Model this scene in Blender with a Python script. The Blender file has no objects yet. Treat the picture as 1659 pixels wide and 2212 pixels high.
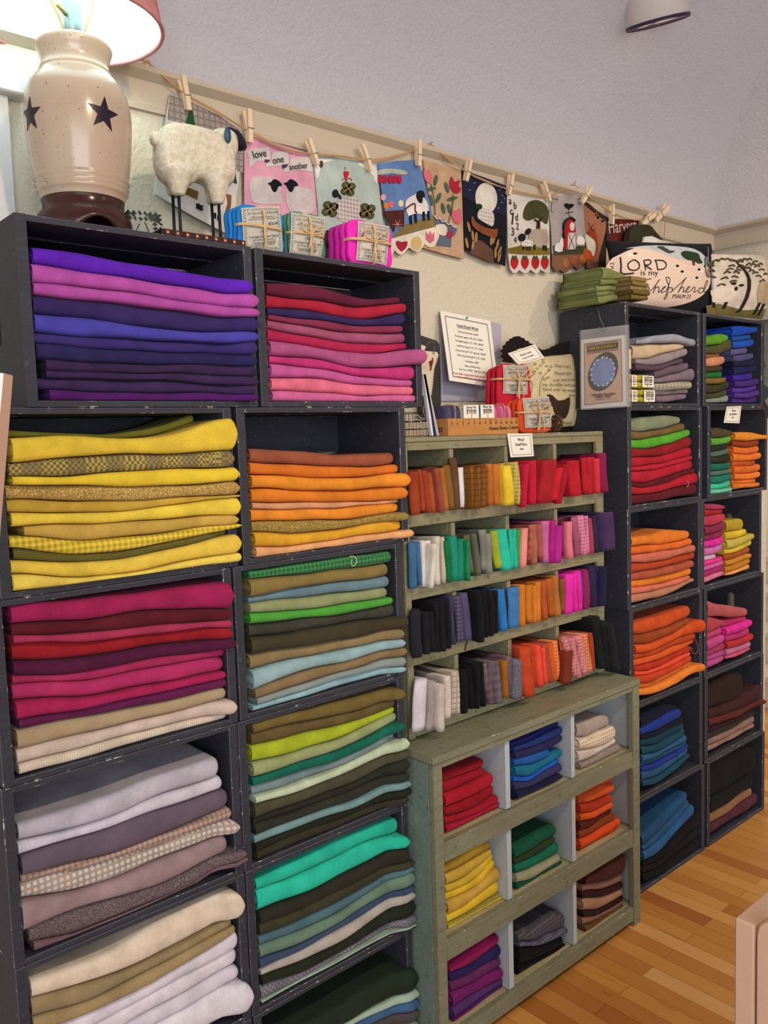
import bpy, bmesh, math, random, colorsys
from mathutils import Vector, Matrix
from mathutils.geometry import tessellate_polygon
C = bpy.context.scene.collection
SC = bpy.context.scene
PI = math.pi
# ------------------------------------------------------------------ camera
FPX, CX, CY, CZ = 1811.86, -.4855, -1.4501, 1.5177
_y, _p, _r = [math.radians(a) for a in (41.1746, 5.0664, -1.8611)]
FW = Vector((math.sin(_y)*math.cos(_p), math.cos(_y)*math.cos(_p), -math.sin(_p)))
_R0 = Vector((math.cos(_y), -math.sin(_y), 0)); _U0 = _R0.cross(FW)
RT = math.cos(_r)*_R0 + math.sin(_r)*_U0
UP = -math.sin(_r)*_R0 + math.cos(_r)*_U0
CAM = Vector((CX, CY, CZ))
cd = bpy.data.cameras.new('camera'); cam = bpy.data.objects.new('camera', cd); C.objects.link(cam)
cam.matrix_world = Matrix(((RT.x, UP.x, -FW.x, CX), (RT.y, UP.y, -FW.y, CY), (RT.z, UP.z, -FW.z, CZ), (0, 0, 0, 1)))
cd.sensor_fit = 'VERTICAL'; cd.sensor_height = 24.0; cd.lens = FPX/2212*24.0
cd.clip_start = .02; cd.clip_end = 60
SC.camera = cam
# ------------------------------------------------------------------ world, lights, exposure
SC.view_settings.view_transform = 'Standard'; SC.view_settings.look = 'None'
SC.view_settings.gamma = 1; SC.view_settings.use_curve_mapping = False
SC.view_settings.exposure = 0.06
wd = bpy.data.worlds.new('world'); SC.world = wd; wd.use_nodes = True
wd.node_tree.nodes['Background'].inputs[0].default_value = (.97, .96, 1.0, 1)
wd.node_tree.nodes['Background'].inputs[1].default_value = .74
def light(kind, name, loc, target, energy, col, **k):
    d = bpy.data.lights.new(name, kind); d.energy = energy; d.color = col
    for a, b in k.items(): setattr(d, a, b)
    o = bpy.data.objects.new(name, d); C.objects.link(o); o.location = loc
    if target is not None:
        o.rotation_euler = (Vector(target)-Vector(loc)).to_track_quat('-Z', 'Y').to_euler()
    return o
light('AREA', 'window_daylight', (-1.6, -4.6, 1.9), (1.2, 0, 1.0), 105, (.90, .94, 1.0), shape='RECTANGLE', size=3.2, size_y=2.0)
for x in (.2, 1.35, 2.5):
    light('SPOT', 'track_spot', (x, -1.55, 2.66), (x+.12, .1, 1.25), 46, (1.0, .80, .58), spot_size=math.radians(88), spot_blend=.75, shadow_soft_size=.05)
#light('POINT', 'lamp_bulb', (.165, .12, 2.39), None, 5.5, (.86, 1.0, .97), shadow_soft_size=.035)
light('AREA', 'stairwell_light', (4.6, -.6, 2.9), (4.4, 0, .5), 22, (1.0, .88, .70), shape='SQUARE', size=.8)
# ------------------------------------------------------------------ helpers
def ray(u, v): return FW + RT*((u-829.5)/FPX) - UP*((v-1106)/FPX)
def W(u, v, y): d = ray(u, v); return CAM + d*((y-CY)/d.y)
def WX(u, v, x): d = ray(u, v); return CAM + d*((x-CX)/d.x)
def WZ(u, v, z): d = ray(u, v); return CAM + d*((z-CZ)/d.z)
def lin(h, g=1.0):
    h = h.lstrip('#'); o = []
    for i in (0, 2, 4):
        c = int(h[i:i+2], 16)/255; c = c/12.92 if c <= .04045 else ((c+.055)/1.055)**2.4
        o.append(min(.92, c*g))
    return (o[0], o[1], o[2], 1)
class NT:
    def __init__(s, name):
        s.m = bpy.data.materials.new(name); s.m.use_nodes = True; s.t = s.m.node_tree
        s.b = s.t.nodes['Principled BSDF']
    def n(s, ty, **k):
        nd = s.t.nodes.new(ty)
        for a, b in k.items():
            if a.startswith('i_'):
                key = a[2:]; key = int(key) if key.isdigit() else key.replace('_', ' ')
                if hasattr(b, 'is_linked'): s.t.links.new(b, nd.inputs[key])
                else: nd.inputs[key].default_value = b
            else: setattr(nd, a, b)
        return nd
    def set(s, key, v):
        if hasattr(v, 'is_linked'): s.t.links.new(v, s.b.inputs[key])
        else: s.b.inputs[key].default_value = v
    def coord(s, which='Object', scale=(1, 1, 1)):
        tc = s.n('ShaderNodeTexCoord'); mp = s.n('ShaderNodeMapping'); s.t.links.new(tc.outputs[which], mp.inputs[0]); mp.inputs['Scale'].default_value = scale
        return mp.outputs[0]
    def noise(s, vec, scale, detail=3, rough=.6):
        return s.n('ShaderNodeTexNoise', i_0=vec, i_Scale=scale, i_Detail=detail, i_Roughness=rough).outputs[0]
    def ramp(s, f, stops):
        r = s.n('ShaderNodeValToRGB', i_0=f); cr = r.color_ramp
        while len(cr.elements) < len(stops): cr.elements.new(.5)
        for e, (p, c) in zip(cr.elements, stops): e.position = p; e.color = c if len(c) == 4 else (*c, 1)
        return r.outputs[0]
    def mix(s, f, a, b, mode='MIX'):
        m = s.n('ShaderNodeMix', data_type='RGBA', blend_type=mode)
        for i, v in ((0, f), (6, a), (7, b)):
            if hasattr(v, 'is_linked'): s.t.links.new(v, m.inputs[i])
            else: m.inputs[i].default_value = v
        return m.outputs[2]
    def bump(s, h, strength=.3, dist=.002):
        b = s.n('ShaderNodeBump', i_Strength=strength, i_Distance=dist, i_Height=h); s.set('Normal', b.outputs[0])
    def math(s, op, a, b=0.0):
        m = s.n('ShaderNodeMath', operation=op)
        for i, v in ((0, a), (1, b)):
            if hasattr(v, 'is_linked'): s.t.links.new(v, m.inputs[i])
            else: m.inputs[i].default_value = v
        return m.outputs[0]
_mc = {}
WHITE = (.8, .8, .8, 1)
def wool(hexc, pat='plain', g=1.17):
    key = ('wool', hexc, pat, g)
    if key in _mc: return _mc[key]
    m = NT('wool_'+hexc+'_'+pat); base = lin(hexc, g); lum = .3*base[0]+.6*base[1]+.1*base[2]; base = tuple(c*.95+lum*.05+.003 for c in base[:3])+(1,)
    dark = tuple(c*.45 for c in base[:3])+(1,); light_ = tuple(min(.92, c*1.5+.04) for c in base[:3])+(1,)
    co = m.coord()
    n1 = m.noise(co, 18, 3, .6); n2 = m.noise(co, 900, 2, .7)
    col = m.mix(m.ramp(n1, [(.35, (0, 0, 0)), (.7, (1, 1, 1))]), tuple(c*.82 for c in base[:3])+(1,), tuple(min(.92, c*1.12) for c in base[:3])+(1,))
    fine = m.ramp(n2, [(.3, (.78, .78, .78)), (.7, (1.12, 1.12, 1.12))])
    col = m.mix(1.0, col, fine, 'MULTIPLY')
    h = n2
    def wave(axis, sc, dist=0.0):
        return m.n('ShaderNodeTexWave', wave_type='BANDS', bands_direction=axis, i_0=co, i_Scale=sc, i_Distortion=dist, i_2=dist).outputs[1]
    if pat in ('check', 'plaid'):
        sc = 30 if pat == 'check' else 14
        sx = m.ramp(wave('X', sc, .4), [(.45, (0, 0, 0)), (.55, (1, 1, 1))]); sz = m.ramp(wave('Z', sc, .4), [(.45, (0, 0, 0)), (.55, (1, 1, 1))])
        f = m.math('MULTIPLY', m.math('ADD', sx, sz), .5 if pat == 'check' else .42)
        col = m.mix(f, col, light_ if pat == 'check' else dark)
    elif pat == 'grid':
        sx = m.ramp(wave('X', 22, .3), [(.80, (0, 0, 0)), (.9, (1, 1, 1))]); sz = m.ramp(wave('Z', 22, .3), [(.80, (0, 0, 0)), (.9, (1, 1, 1))])
        col = m.mix(m.math('MULTIPLY', m.math('MAXIMUM', sx, sz), .75), col, dark)
    elif pat == 'dots':
        sx = wave('X', 28, 0); sz = wave('Z', 28, 0)
        f = m.ramp(m.math('MULTIPLY', sx, sz), [(.22, (0, 0, 0)), (.34, (1, 1, 1))])
        col = m.mix(f, col, (.62, .58, .55, 1))
    elif pat == 'stripe':
        col = m.mix(m.math('MULTIPLY', m.ramp(wave('Z', 90, .6), [(.4, (0, 0, 0)), (.6, (1, 1, 1))]), .7), col, dark)
    elif pat == 'herring':
        co2 = m.coord('Object', (1, 1, 1))
        zz = m.n('ShaderNodeTexWave', wave_type='BANDS', bands_direction='X', wave_profile='TRI', i_0=co2, i_Scale=9.0).outputs[1]
        sp = m.n('ShaderNodeSeparateXYZ', i_0=co2)
        hh = m.math('SINE', m.math('MULTIPLY', m.math('ADD', sp.outputs[2], m.math('MULTIPLY', zz, .02)), 1900))
        col = m.mix(m.math('MULTIPLY', m.ramp(hh, [(.3, (0, 0, 0)), (.7, (1, 1, 1))]), .6), col, light_)
    elif pat == 'tweed':
        t = m.noise(co, 420, 1, .5)
        col = m.mix(m.ramp(t, [(.48, (0, 0, 0)), (.56, (1, 1, 1))]), dark, col)
    elif pat == 'knit':
        col = m.mix(m.math('MULTIPLY', m.ramp(wave('X', 70, .5), [(.3, (0, 0, 0)), (.7, (1, 1, 1))]), .45), col, dark)
    elif pat == 'hound':
        a = m.n('ShaderNodeTexChecker', i_0=co, i_Scale=190.0).outputs[1]
        b = m.ramp(wave('X', 4.2, 1.2), [(.35, (0, 0, 0)), (.5, (1, 1, 1))])
        col = m.mix(m.math('MULTIPLY', a, m.math('ADD', m.math('MULTIPLY', b, .5), .4)), col, lin('A89848', 1.2) if hexc == '6C5C44' else light_)
    m.set('Base Color', col); m.set('Roughness', .95); m.set('Sheen Weight', .03); m.set('Sheen Roughness', .5); m.set('Specular IOR Level', .12)
    m.bump(m.math('ADD', m.math('MULTIPLY', n2, .6), m.noise(co, 60, 2, .5)), .35, .0012)
    _mc[key] = m.m; return m.m
def flat(hexc, rough=.6, g=1.15, metal=0, spec=.3, trans=0, name=None, bumpy=0):
    key = ('flat', hexc, rough, g, metal, spec, trans, bumpy)
    if key in _mc: return _mc[key]
    m = NT((name or 'surface')+'_'+hexc); co = m.coord(); b = lin(hexc, g)
    n = m.noise(co, 35, 3)
    m.set('Base Color', m.mix(n, tuple(c*.93 for c in b[:3])+(1,), tuple(min(.95, c*1.06) for c in b[:3])+(1,)))
    m.set('Roughness', rough); m.set('Metallic', metal); m.set('Specular IOR Level', spec)
    if trans: m.set('Transmission Weight', trans)
    if bumpy: m.bump(m.noise(co, 120, 3), bumpy, .002)
    _mc[key] = m.m; return m.m
def painted(name, hexc, g=1.15, chip='8A7A60', edge=True):
    m = NT(name); co = m.coord(); b = lin(hexc, g)
    st = m.coord('Object', (1, 1, 1))
    n = m.noise(st, 9, 4, .6); grain = m.noise(m.coord('Object', (3, 40, 40)), 3, 4, .6)
    col = m.mix(n, tuple(c*.78 for c in b[:3])+(1,), tuple(min(.9, c*1.18) for c in b[:3])+(1,))
    col = m.mix(m.math('MULTIPLY', m.ramp(grain, [(.4, (0, 0, 0)), (.7, (1, 1, 1))]), .45), col, tuple(c*.5 for c in b[:3])+(1,))
    sc = m.ramp(m.noise(co, 46, 5, .75), [(.60, (0, 0, 0)), (.66, (1, 1, 1))])
    col = m.mix(m.math('MULTIPLY', sc, .55), col, lin(chip, 1))
    m.set('Base Color', col); m.set('Roughness', .62); m.set('Specular IOR Level', .3)
    m.bump(grain, .25, .002); return m.m
def worn_edge(name, hexc, chip, thr=.6):
    m = NT(name); co = m.coord()
    f = m.ramp(m.noise(co, 30, 5, .75), [(thr, (0, 0, 0)), (thr+.05, (1, 1, 1))])
    m.set('Base Color', m.mix(f, lin(hexc, 1.2), lin(chip, 1.1))); m.set('Roughness', .6); return m.m
def link(name, me, mat=None, parent=None, smooth=False):
    o = bpy.data.objects.new(name, me); C.objects.link(o)
    if mat is not None:
        for mm in (mat if isinstance(mat, (list, tuple)) else [mat]): me.materials.append(mm)
    if smooth:
        for p in me.polygons: p.use_smooth = True
    if parent is not None: o.parent = parent; o.matrix_parent_inverse = Matrix.Translation(-parent.location)
    return o
def tag(o, label, cat, group=None):
    o['label'] = label; o['category'] = cat
    if group: o['group'] = group
    return o
def thing(name, label, cat, loc, group=None):
    o = bpy.data.objects.new(name, None); C.objects.link(o); o.location = loc; o.empty_display_size = .03
    return tag(o, label, cat, group)
def struct(o): o['kind'] = 'structure'; return o
def bmo(name, bm, mat=None, parent=None, smooth=False):
    bmesh.ops.recalc_face_normals(bm, faces=bm.faces)
    me = bpy.data.meshes.new(name); bm.to_mesh(me); bm.free(); return link(name, me, mat, parent, smooth)
def boxm(bm, x0, x1, y0, y1, z0, z1):
    v = [bm.verts.new((x, y, z)) for x in (x0, x1) for y in (y0, y1) for z in (z0, z1)]
    return [bm.faces.new([v[i] for i in f]) for f in ((0, 1, 3, 2), (4, 6, 7, 5), (0, 4, 5, 1), (2, 3, 7, 6), (0, 2, 6, 4), (1, 5, 7, 3))]
def bevel(bm, w=.0015, mi=None, seg=1):
    n = set(bm.faces)
    r = bmesh.ops.bevel(bm, geom=list(bm.edges), offset=w, segments=seg, affect='EDGES', clamp_overlap=True)
    if mi is not None:
        for f in r['faces']: f.material_index = mi
def box(name, x0, x1, y0, y1, z0, z1, mat, parent=None, bev=.0015, mi=None):
    bm = bmesh.new(); boxm(bm, x0, x1, y0, y1, z0, z1)
    if bev: bevel(bm, bev, mi)
    return bmo(name, bm, mat, parent)
def tube_bm(bm, pts, r, ns=8, close=False):
    pts = [Vector(p) for p in pts]; n = len(pts); rings = []
    up = Vector((0, 0, 1))
    for i, p in enumerate(pts):
        t = (pts[min(i+1, n-1)]-pts[max(i-1, 0)]).normalized()
        a = t.cross(up)
        if a.length < .05: a = t.cross(Vector((1, 0, 0)))
        a.normalize(); b = t.cross(a)
        rr = r[i] if isinstance(r, (list, tuple)) else r
        rings.append([bm.verts.new(p+a*math.cos(2*PI*k/ns)*rr+b*math.sin(2*PI*k/ns)*rr) for k in range(ns)])
    for A, B in zip(rings, rings[1:]):
        for k in range(ns): bm.faces.new((A[k], A[(k+1) % ns], B[(k+1) % ns], B[k]))
    bm.faces.new(rings[0]); bm.faces.new(rings[-1][::-1])
def smoothpts(pts, k=6):
    P = [Vector(p) for p in pts]
    if len(P) < 3 or not k: return P
    out = []
    for i in range(len(P)-1):
        p0 = P[max(i-1, 0)]; p1 = P[i]; p2 = P[i+1]; p3 = P[min(i+2, len(P)-1)]
        for j in range(k):
            t = j/k; out.append(.5*((2*p1)+(-p0+p2)*t+(2*p0-5*p1+4*p2-p3)*t*t+(-p0+3*p1-3*p2+p3)*t**3))
    return out+[P[-1]]
def tube(name, pts, r, mat, parent=None, ns=8, sm=0):
    bm = bmesh.new(); tube_bm(bm, smoothpts(pts, sm) if sm else pts, r, ns); return bmo(name, bm, mat, parent, True)
def lathe(name, prof, ctr, mat, parent=None, n=48, fn=None):
    bm = bmesh.new(); rings = []
    for r, z in prof: rings.append([bm.verts.new((ctr[0]+r*math.cos(2*PI*k/n), ctr[1]+r*math.sin(2*PI*k/n), z)) for k in range(n)])
    for A, B in zip(rings, rings[1:]):
        for k in range(n):
            if prof[rings.index(A)][0] > 1e-5 or True: bm.faces.new((A[k], A[(k+1) % n], B[(k+1) % n], B[k]))
    bmesh.ops.remove_doubles(bm, verts=bm.verts, dist=1e-5)
    return bmo(name, bm, mat, parent, True)
def plate_bm(bm, loops, y, th, fn=None, maxe=None):
    """polygon loops of (x,z); extruded from y (front) to y+th; fn(x,z)->dy moves the surface"""
    V3 = [[Vector((p[0], p[1], 0)) for p in L] for L in loops]
    tris = tessellate_polygon(V3); flatp = [p for L in V3 for p in L]
    tb = bmesh.new(); vs = [tb.verts.new((p.x, 0, p.y)) for p in flatp]
    for t in tris:
        try: tb.faces.new([vs[i] for i in t])
        except ValueError: pass
    if maxe:
        for _ in range(6):
            es = [e for e in tb.edges if e.calc_length() > maxe]
            if not es: break
            bmesh.ops.subdivide_edges(tb, edges=es, cuts=1, use_grid_fill=False)
            bmesh.ops.triangulate(tb, faces=tb.faces)
    else:
        bmesh.ops.dissolve_limit(tb, angle_limit=.01, verts=tb.verts, edges=tb.edges) if len(loops) == 1 else None
    bmesh.ops.remove_doubles(tb, verts=tb.verts, dist=1e-6); f = list(tb.faces)
    me = {}
    for v in tb.verts:
        dy = fn(v.co.x, v.co.z) if fn else 0
        me[v] = (bm.verts.new((v.co.x, y+dy, v.co.z)), bm.verts.new((v.co.x, y+dy+th, v.co.z)))
    for fc in f:
        try: bm.faces.new([me[v][0] for v in fc.verts]); bm.faces.new([me[v][1] for v in reversed(fc.verts)])
        except ValueError: pass
    for e in tb.edges:
        if len(e.link_faces) == 1:
            a, b = e.verts
            try: bm.faces.new((me[a][0], me[b][0], me[b][1], me[a][1]))
            except ValueError: pass
    tb.free()
def plate(name, loops, y, th, mat, parent=None, fn=None, maxe=None):
    bm = bmesh.new(); plate_bm(bm, loops, y, th, fn, maxe); return bmo(name, bm, mat, parent)
def PX(pts, y, T=None):
    """photo pixels (optionally in a zoomed crop T=(bx,by,s)) -> (x,z) on the plane y"""
    o = []
    for p in pts:
        u, v = (p if T is None else (T[0]+p[0]/T[2], T[1]+p[1]/T[2])); q = W(u, v, y); o.append((q.x, q.z))
    return o
def rnd_poly(pts, k=4):
    P = [Vector((p[0], p[1])) for p in pts]; n = len(P); out = []
    for i in range(n):
        p0, p1, p2, p3 = P[i-1], P[i], P[(i+1) % n], P[(i+2) % n]
        for j in range(k):
            t = j/k; q = .5*((2*p1)+(-p0+p2)*t+(2*p0-5*p1+4*p2-p3)*t*t+(-p0+3*p1-3*p2+p3)*t**3); out.append((q.x, q.y))
    return out
def ell(cx, cy, rx, ry, n=20, a=0):
    return [(cx+rx*math.cos(2*PI*k/n)*math.cos(a)-ry*math.sin(2*PI*k/n)*math.sin(a), cy+rx*math.cos(2*PI*k/n)*math.sin(a)+ry*math.sin(2*PI*k/n)*math.cos(a)) for k in range(n)]
_tc = {}
def text_me(s, off=0):
    if (s, off) in _tc: return _tc[s, off]
    c = bpy.data.curves.new('t', 'FONT'); c.body = s; c.size = 1; c.extrude = .004; c.resolution_u = 3; c.offset = off
    o = bpy.data.objects.new('t', c); C.objects.link(o); dg = bpy.context.evaluated_depsgraph_get(); dg.update()
    me = bpy.data.meshes.new_from_object(o.evaluated_get(dg)); bpy.data.objects.remove(o)
    vs = [v.co.copy() for v in me.vertices]; fs = [tuple(p.vertices) for p in me.polygons]
    bpy.data.meshes.remove(me); _tc[s, off] = (vs, fs); return _tc[s, off]
def text_on(name, s, origin, ux, uz, nrm, width, mat, parent, hscale=1.0, bold=0, fn=None, center=False):
    """text lying in the plane spanned by ux (reading direction) and uz (up)"""
    vs, fs = text_me(s, bold)
    if not fs: return None
    x0 = min(v.x for v in vs); x1 = max(v.x for v in vs); k = width/(x1-x0)
    me = bpy.data.meshes.new(name); out = []
    for v in vs:
        lx = (v.x-x0)*k - (width/2 if center else 0); lz = v.y*k*hscale; ly = (.0006 if v.z > 0 else 0)
        p = Vector(origin)+Vector(ux)*lx+Vector(uz)*lz+Vector(nrm)*ly
        if fn: p.y += fn(p.x, p.z)
        out.append(p)
    me.from_pydata(out, [], fs); return link(name, me, mat, parent)
def text_px(name, s, a, b, y, mat, parent, T=None, hscale=1.0, fn=None, bold=0):
    (ax, az), (bx, bz) = PX([a, b], y, T); d = Vector((bx-ax, 0, bz-az)); L = d.length; d.normalize()
    return text_on(name, s, (ax, y, az), d, Vector((-d.z, 0, d.x)), (0, -1, 0), L, mat, parent, hscale, bold, fn=fn)
def stroke(name, pts, y, r, mat, parent, T=None, fn=None, sm=5):
    P = [Vector((x, y, z)) for x, z in PX(pts, y, T)]; P = smoothpts(P, sm)
    if fn:
        for p in P: p.y += fn(p.x, p.z)
    bm = bmesh.new(); tube_bm(bm, P, r, 6); return bmo(name, bm, mat, parent, True)
def cname(h):
    h = h.lstrip('#'); r, g, b = [int(h[i:i+2], 16)/255 for i in (0, 2, 4)]
    H, S, V = colorsys.rgb_to_hsv(r, g, b); H *= 360
    if V < .16: return 'black'
    if S < .12: return 'white' if V > .75 else 'pale grey' if V > .55 else 'grey' if V > .3 else 'charcoal'
    if S < .28 and V > .45:
        return 'cream' if 20 < H < 70 and V > .62 else 'taupe' if 0 <= H < 70 else 'grey green' if H < 170 else 'grey blue' if H < 250 else 'mauve grey'
    if H < 12 or H >= 345: n = 'red' if S > .6 else 'dusty rose' if V > .5 else 'maroon'; 
    elif H < 22: n = 'burnt orange' if V > .6 else 'rust brown'
    elif H < 38: n = 'orange' if V > .7 and S > .7 else 'peach' if V > .7 else 'tan brown' if S < .75 else 'ochre orange'
    elif H < 56: n = 'golden yellow' if V > .7 and S > .75 else 'mustard' if V > .5 else 'olive tan'
    elif H < 80: n = 'lime yellow' if V > .55 and S > .6 else 'olive green'
    elif H < 155: n = 'green'
    elif H < 185: n = 'turquoise' if V > .5 else 'teal green'
    elif H < 205: n = 'teal blue'
    elif H < 235: n = 'blue'
    elif H < 275: n = 'violet'
    elif H < 305: n = 'purple'
    elif H < 330: n = 'magenta'
    else: n = 'raspberry pink'
    if V < .3: return 'very dark '+n
    if V < .5: return 'dark '+n
    if V > .8 and S > .7: return 'bright '+n
    if S < .42: return 'pale '+n
    return n
ORD = ['topmost', 'second', 'third', 'fourth', 'fifth', 'sixth', 'seventh', 'eighth', 'ninth', 'tenth', 'eleventh', 'twelfth', 'thirteenth', 'fourteenth']
NUM = ['first', 'second', 'third', 'fourth', 'fifth', 'sixth', 'seventh', 'eighth', 'ninth', 'tenth', 'eleventh', 'twelfth', 'thirteenth', 'fourteenth', 'fifteenth', 'sixteenth', 'seventeenth', 'eighteenth', 'nineteenth', 'twentieth'] + ['twenty-'+a for a in ('first', 'second', 'third', 'fourth', 'fifth', 'sixth', 'seventh', 'eighth', 'ninth')] + ['thirtieth']+['thirty-'+a for a in ('first', 'second', 'third', 'fourth', 'fifth', 'sixth', 'seventh', 'eighth', 'ninth')]+['fortieth']
# ------------------------------------------------------------------ room
WALL_Y = .27; END_X = 2.84; RAIL_Z = 2.305; COVE_H = .8; COVE_V = .52; CEIL_Z = RAIL_Z+COVE_V
def plaster(name, hexc, sc, st, g=1.0):
    m = NT(name); co = m.coord(); n = m.noise(co, sc, 5, .6); big = m.noise(co, 1.5, 2)
    b = lin(hexc, g); m.set('Base Color', m.mix(big, tuple(c*.96 for c in b[:3])+(1,), b)); m.set('Roughness', .85); m.set('Specular IOR Level', .2)
    m.bump(n, st, .008); return m.m
M_WALL = plaster('cream_plaster', 'DAD0BC', 110, .6)
M_CEIL = plaster('ceiling_plaster', 'E6E2E6', 90, .8)
M_RAIL = flat('BDB09C', .45, 1.1, name='rail_paint')
M_TRIM = flat('D2D2D0', .4, 1.0, name='white_trim')
ZW = -2.2; YB = -5.2
def quad(bm, pts): return bm.faces.new([bm.verts.new(p) for p in pts])
bm = bmesh.new(); boxm(bm, -2.2, END_X+.12, WALL_Y, WALL_Y+.12, 0, RAIL_Z)
struct(bmo('wall_back', bm, M_WALL))
# far end wall with the opening to the stairs
OPY = .10; OPZ = 1.80
bm = bmesh.new()
boxm(bm, END_X, END_X+.12, OPY, WALL_Y, 0, OPZ); boxm(bm, END_X, END_X+.12, -1.5, WALL_Y, OPZ, RAIL_Z); boxm(bm, END_X, END_X+.12, YB, -1.5, 0, RAIL_Z)
struct(bmo('wall_end', bm, M_WALL))
# cove and ceiling, mitred at the corner
N = 18
def cove(t): return COVE_H*(1-math.cos(t)), RAIL_Z+COVE_V*math.sin(t)
bm = bmesh.new()
prev = None
for i in range(N+1):
    o, z = cove(PI/2*i/N)
    r = [bm.verts.new((-2.2, WALL_Y-o, z)), bm.verts.new((END_X-o, WALL_Y-o, z)), bm.verts.new((END_X-o, YB, z))]
    if prev:
        bm.faces.new((prev[0], prev[1], r[1], r[0])); bm.faces.new((prev[1], prev[2], r[2], r[1]))
    prev = r
v = [prev[0], prev[1], prev[2], bm.verts.new((-2.2, YB, CEIL_Z))]; bm.faces.new(v)
bmesh.ops.solidify(bm, geom=list(bm.faces), thickness=.03)
o = bmo('ceiling', bm, M_CEIL, None, True); struct(o)
md = o.modifiers.new('es', 'EDGE_SPLIT'); md.split_angle = math.radians(12)
# picture rail: board, top lip and small lower bead
def rail(name, a, b, n):
    bm = bmesh.new()
    prof = [(0, -.078), (.010, -.078), (.012, -.070), (.009, -.066), (.012, -.018), (.020, -.014), (.034, -.006), (.036, .0), (.034, .006), (0, .006)]
    A = [bm.verts.new(Vector(a)+Vector(n)*p+Vector((0, 0, RAIL_Z+q))) for p, q in prof]
    B = [bm.verts.new(Vector(b)+Vector(n)*p+Vector((0, 0, RAIL_Z+q))) for p, q in prof]
    for i in range(len(prof)): j = (i+1) % len(prof); bm.faces.new((A[i], A[j], B[j], B[i]))
    bm.faces.new(A); bm.faces.new(B[::-1])
    return struct(bmo(name, bm, M_RAIL))
rail('trim_1', (-2.2, WALL_Y, 0), (END_X, WALL_Y, 0), (0, -1, 0))
rail('trim_2', (END_X, WALL_Y-.001, 0), (END_X, YB, 0), (-1, 0, 0))
struct(box('baseboard_back', -2.2, END_X, WALL_Y-.014, WALL_Y, 0, .12, M_TRIM))
# window casing at the left, behind the lamp
bm = bmesh.new(); boxm(bm, -1.2, .122, WALL_Y-.045, WALL_Y-.0005, 2.186, 2.236); bevel(bm, .003); struct(bmo('trim_3', bm, M_TRIM))
bm = bmesh.new(); boxm(bm, -.04, .088, WALL_Y-.022, WALL_Y-.0005, 1.0, 2.186); bevel(bm, .002)
struct(bmo('window_1', bm, M_TRIM))
# floor: maple strips running square to the shelves
m = NT('maple_floor'); co = m.coord()
sep = m.n('ShaderNodeSeparateXYZ', i_0=co); 
cmb = m.n('ShaderNodeCombineXYZ'); m.t.links.new(sep.outputs[1], cmb.inputs[0]); m.t.links.new(sep.outputs[0], cmb.inputs[1])
br = m.n('ShaderNodeTexBrick', i_0=cmb.outputs[0], offset=.37, squash=1.0)
for k_, v_ in (('Scale', 1.0), ('Mortar Size', .0006), ('Mortar Smooth', .2), ('Brick Width', .62), ('Row Height', .057), ('Bias', 0.0)): br.inputs[k_].default_value = v_
br.inputs['Color1'].default_value = (0, 0, 0, 1); br.inputs['Color2'].default_value = (1, 1, 1, 1); br.inputs['Mortar'].default_value = (.5, .5, .5, 1)
tone = m.ramp(br.outputs[0], [(0, lin('AC6A30')), (.35, lin('CC8C44')), (.7, lin('DCA054')), (1, lin('E6B070'))])
gr = m.noise(m.coord('Object', (30, 2.2, 1)), 4, 6, .65)
gr2 = m.ramp(m.noise(m.coord('Object', (14, 1.5, 1)), 2.2, 5, .7), [(.62, (1, 1, 1)), (.74, (.62, .5, .42))])
col = m.mix(m.math('MULTIPLY', gr, .38), tone, lin('8C5020'))
col = m.mix(1.0, col, gr2, 'MULTIPLY')
col = m.mix(br.outputs[1], col, lin('5A3010'))
m.set('Base Color', col); m.set('Roughness', .36); m.set('Specular IOR Level', .4)
bm = bmesh.new(); boxm(bm, -2.2, 7.5, YB, 2.0, -.05, 0); struct(bmo('floor', bm, m.m))
# stairs beyond the opening
M_STAIR = flat('C9BBA2', .55, 1.1, name='stair_paint')
bm = bmesh.new()
for k in range(11):
    x = 3.95+.27*k; z = .175*(k+1)
    boxm(bm, x, x+2.9-.27*k+.2, -.75, 1.0, z-.175, z-.03); boxm(bm, x-.03, x+2.9-.27*k+.2, -.75, 1.0, z-.03, z)
struct(bmo('trim_4', bm, M_STAIR))
bm = bmesh.new(); boxm(bm, END_X+.12, 7.3, 1.0, 1.1, 0, 4); struct(bmo('wall_left', bm, M_WALL))
bm = bmesh.new(); boxm(bm, 7.2, 7.3, -3, 1.0, 0, 4); struct(bmo('wall_right', bm, M_WALL))
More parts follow.
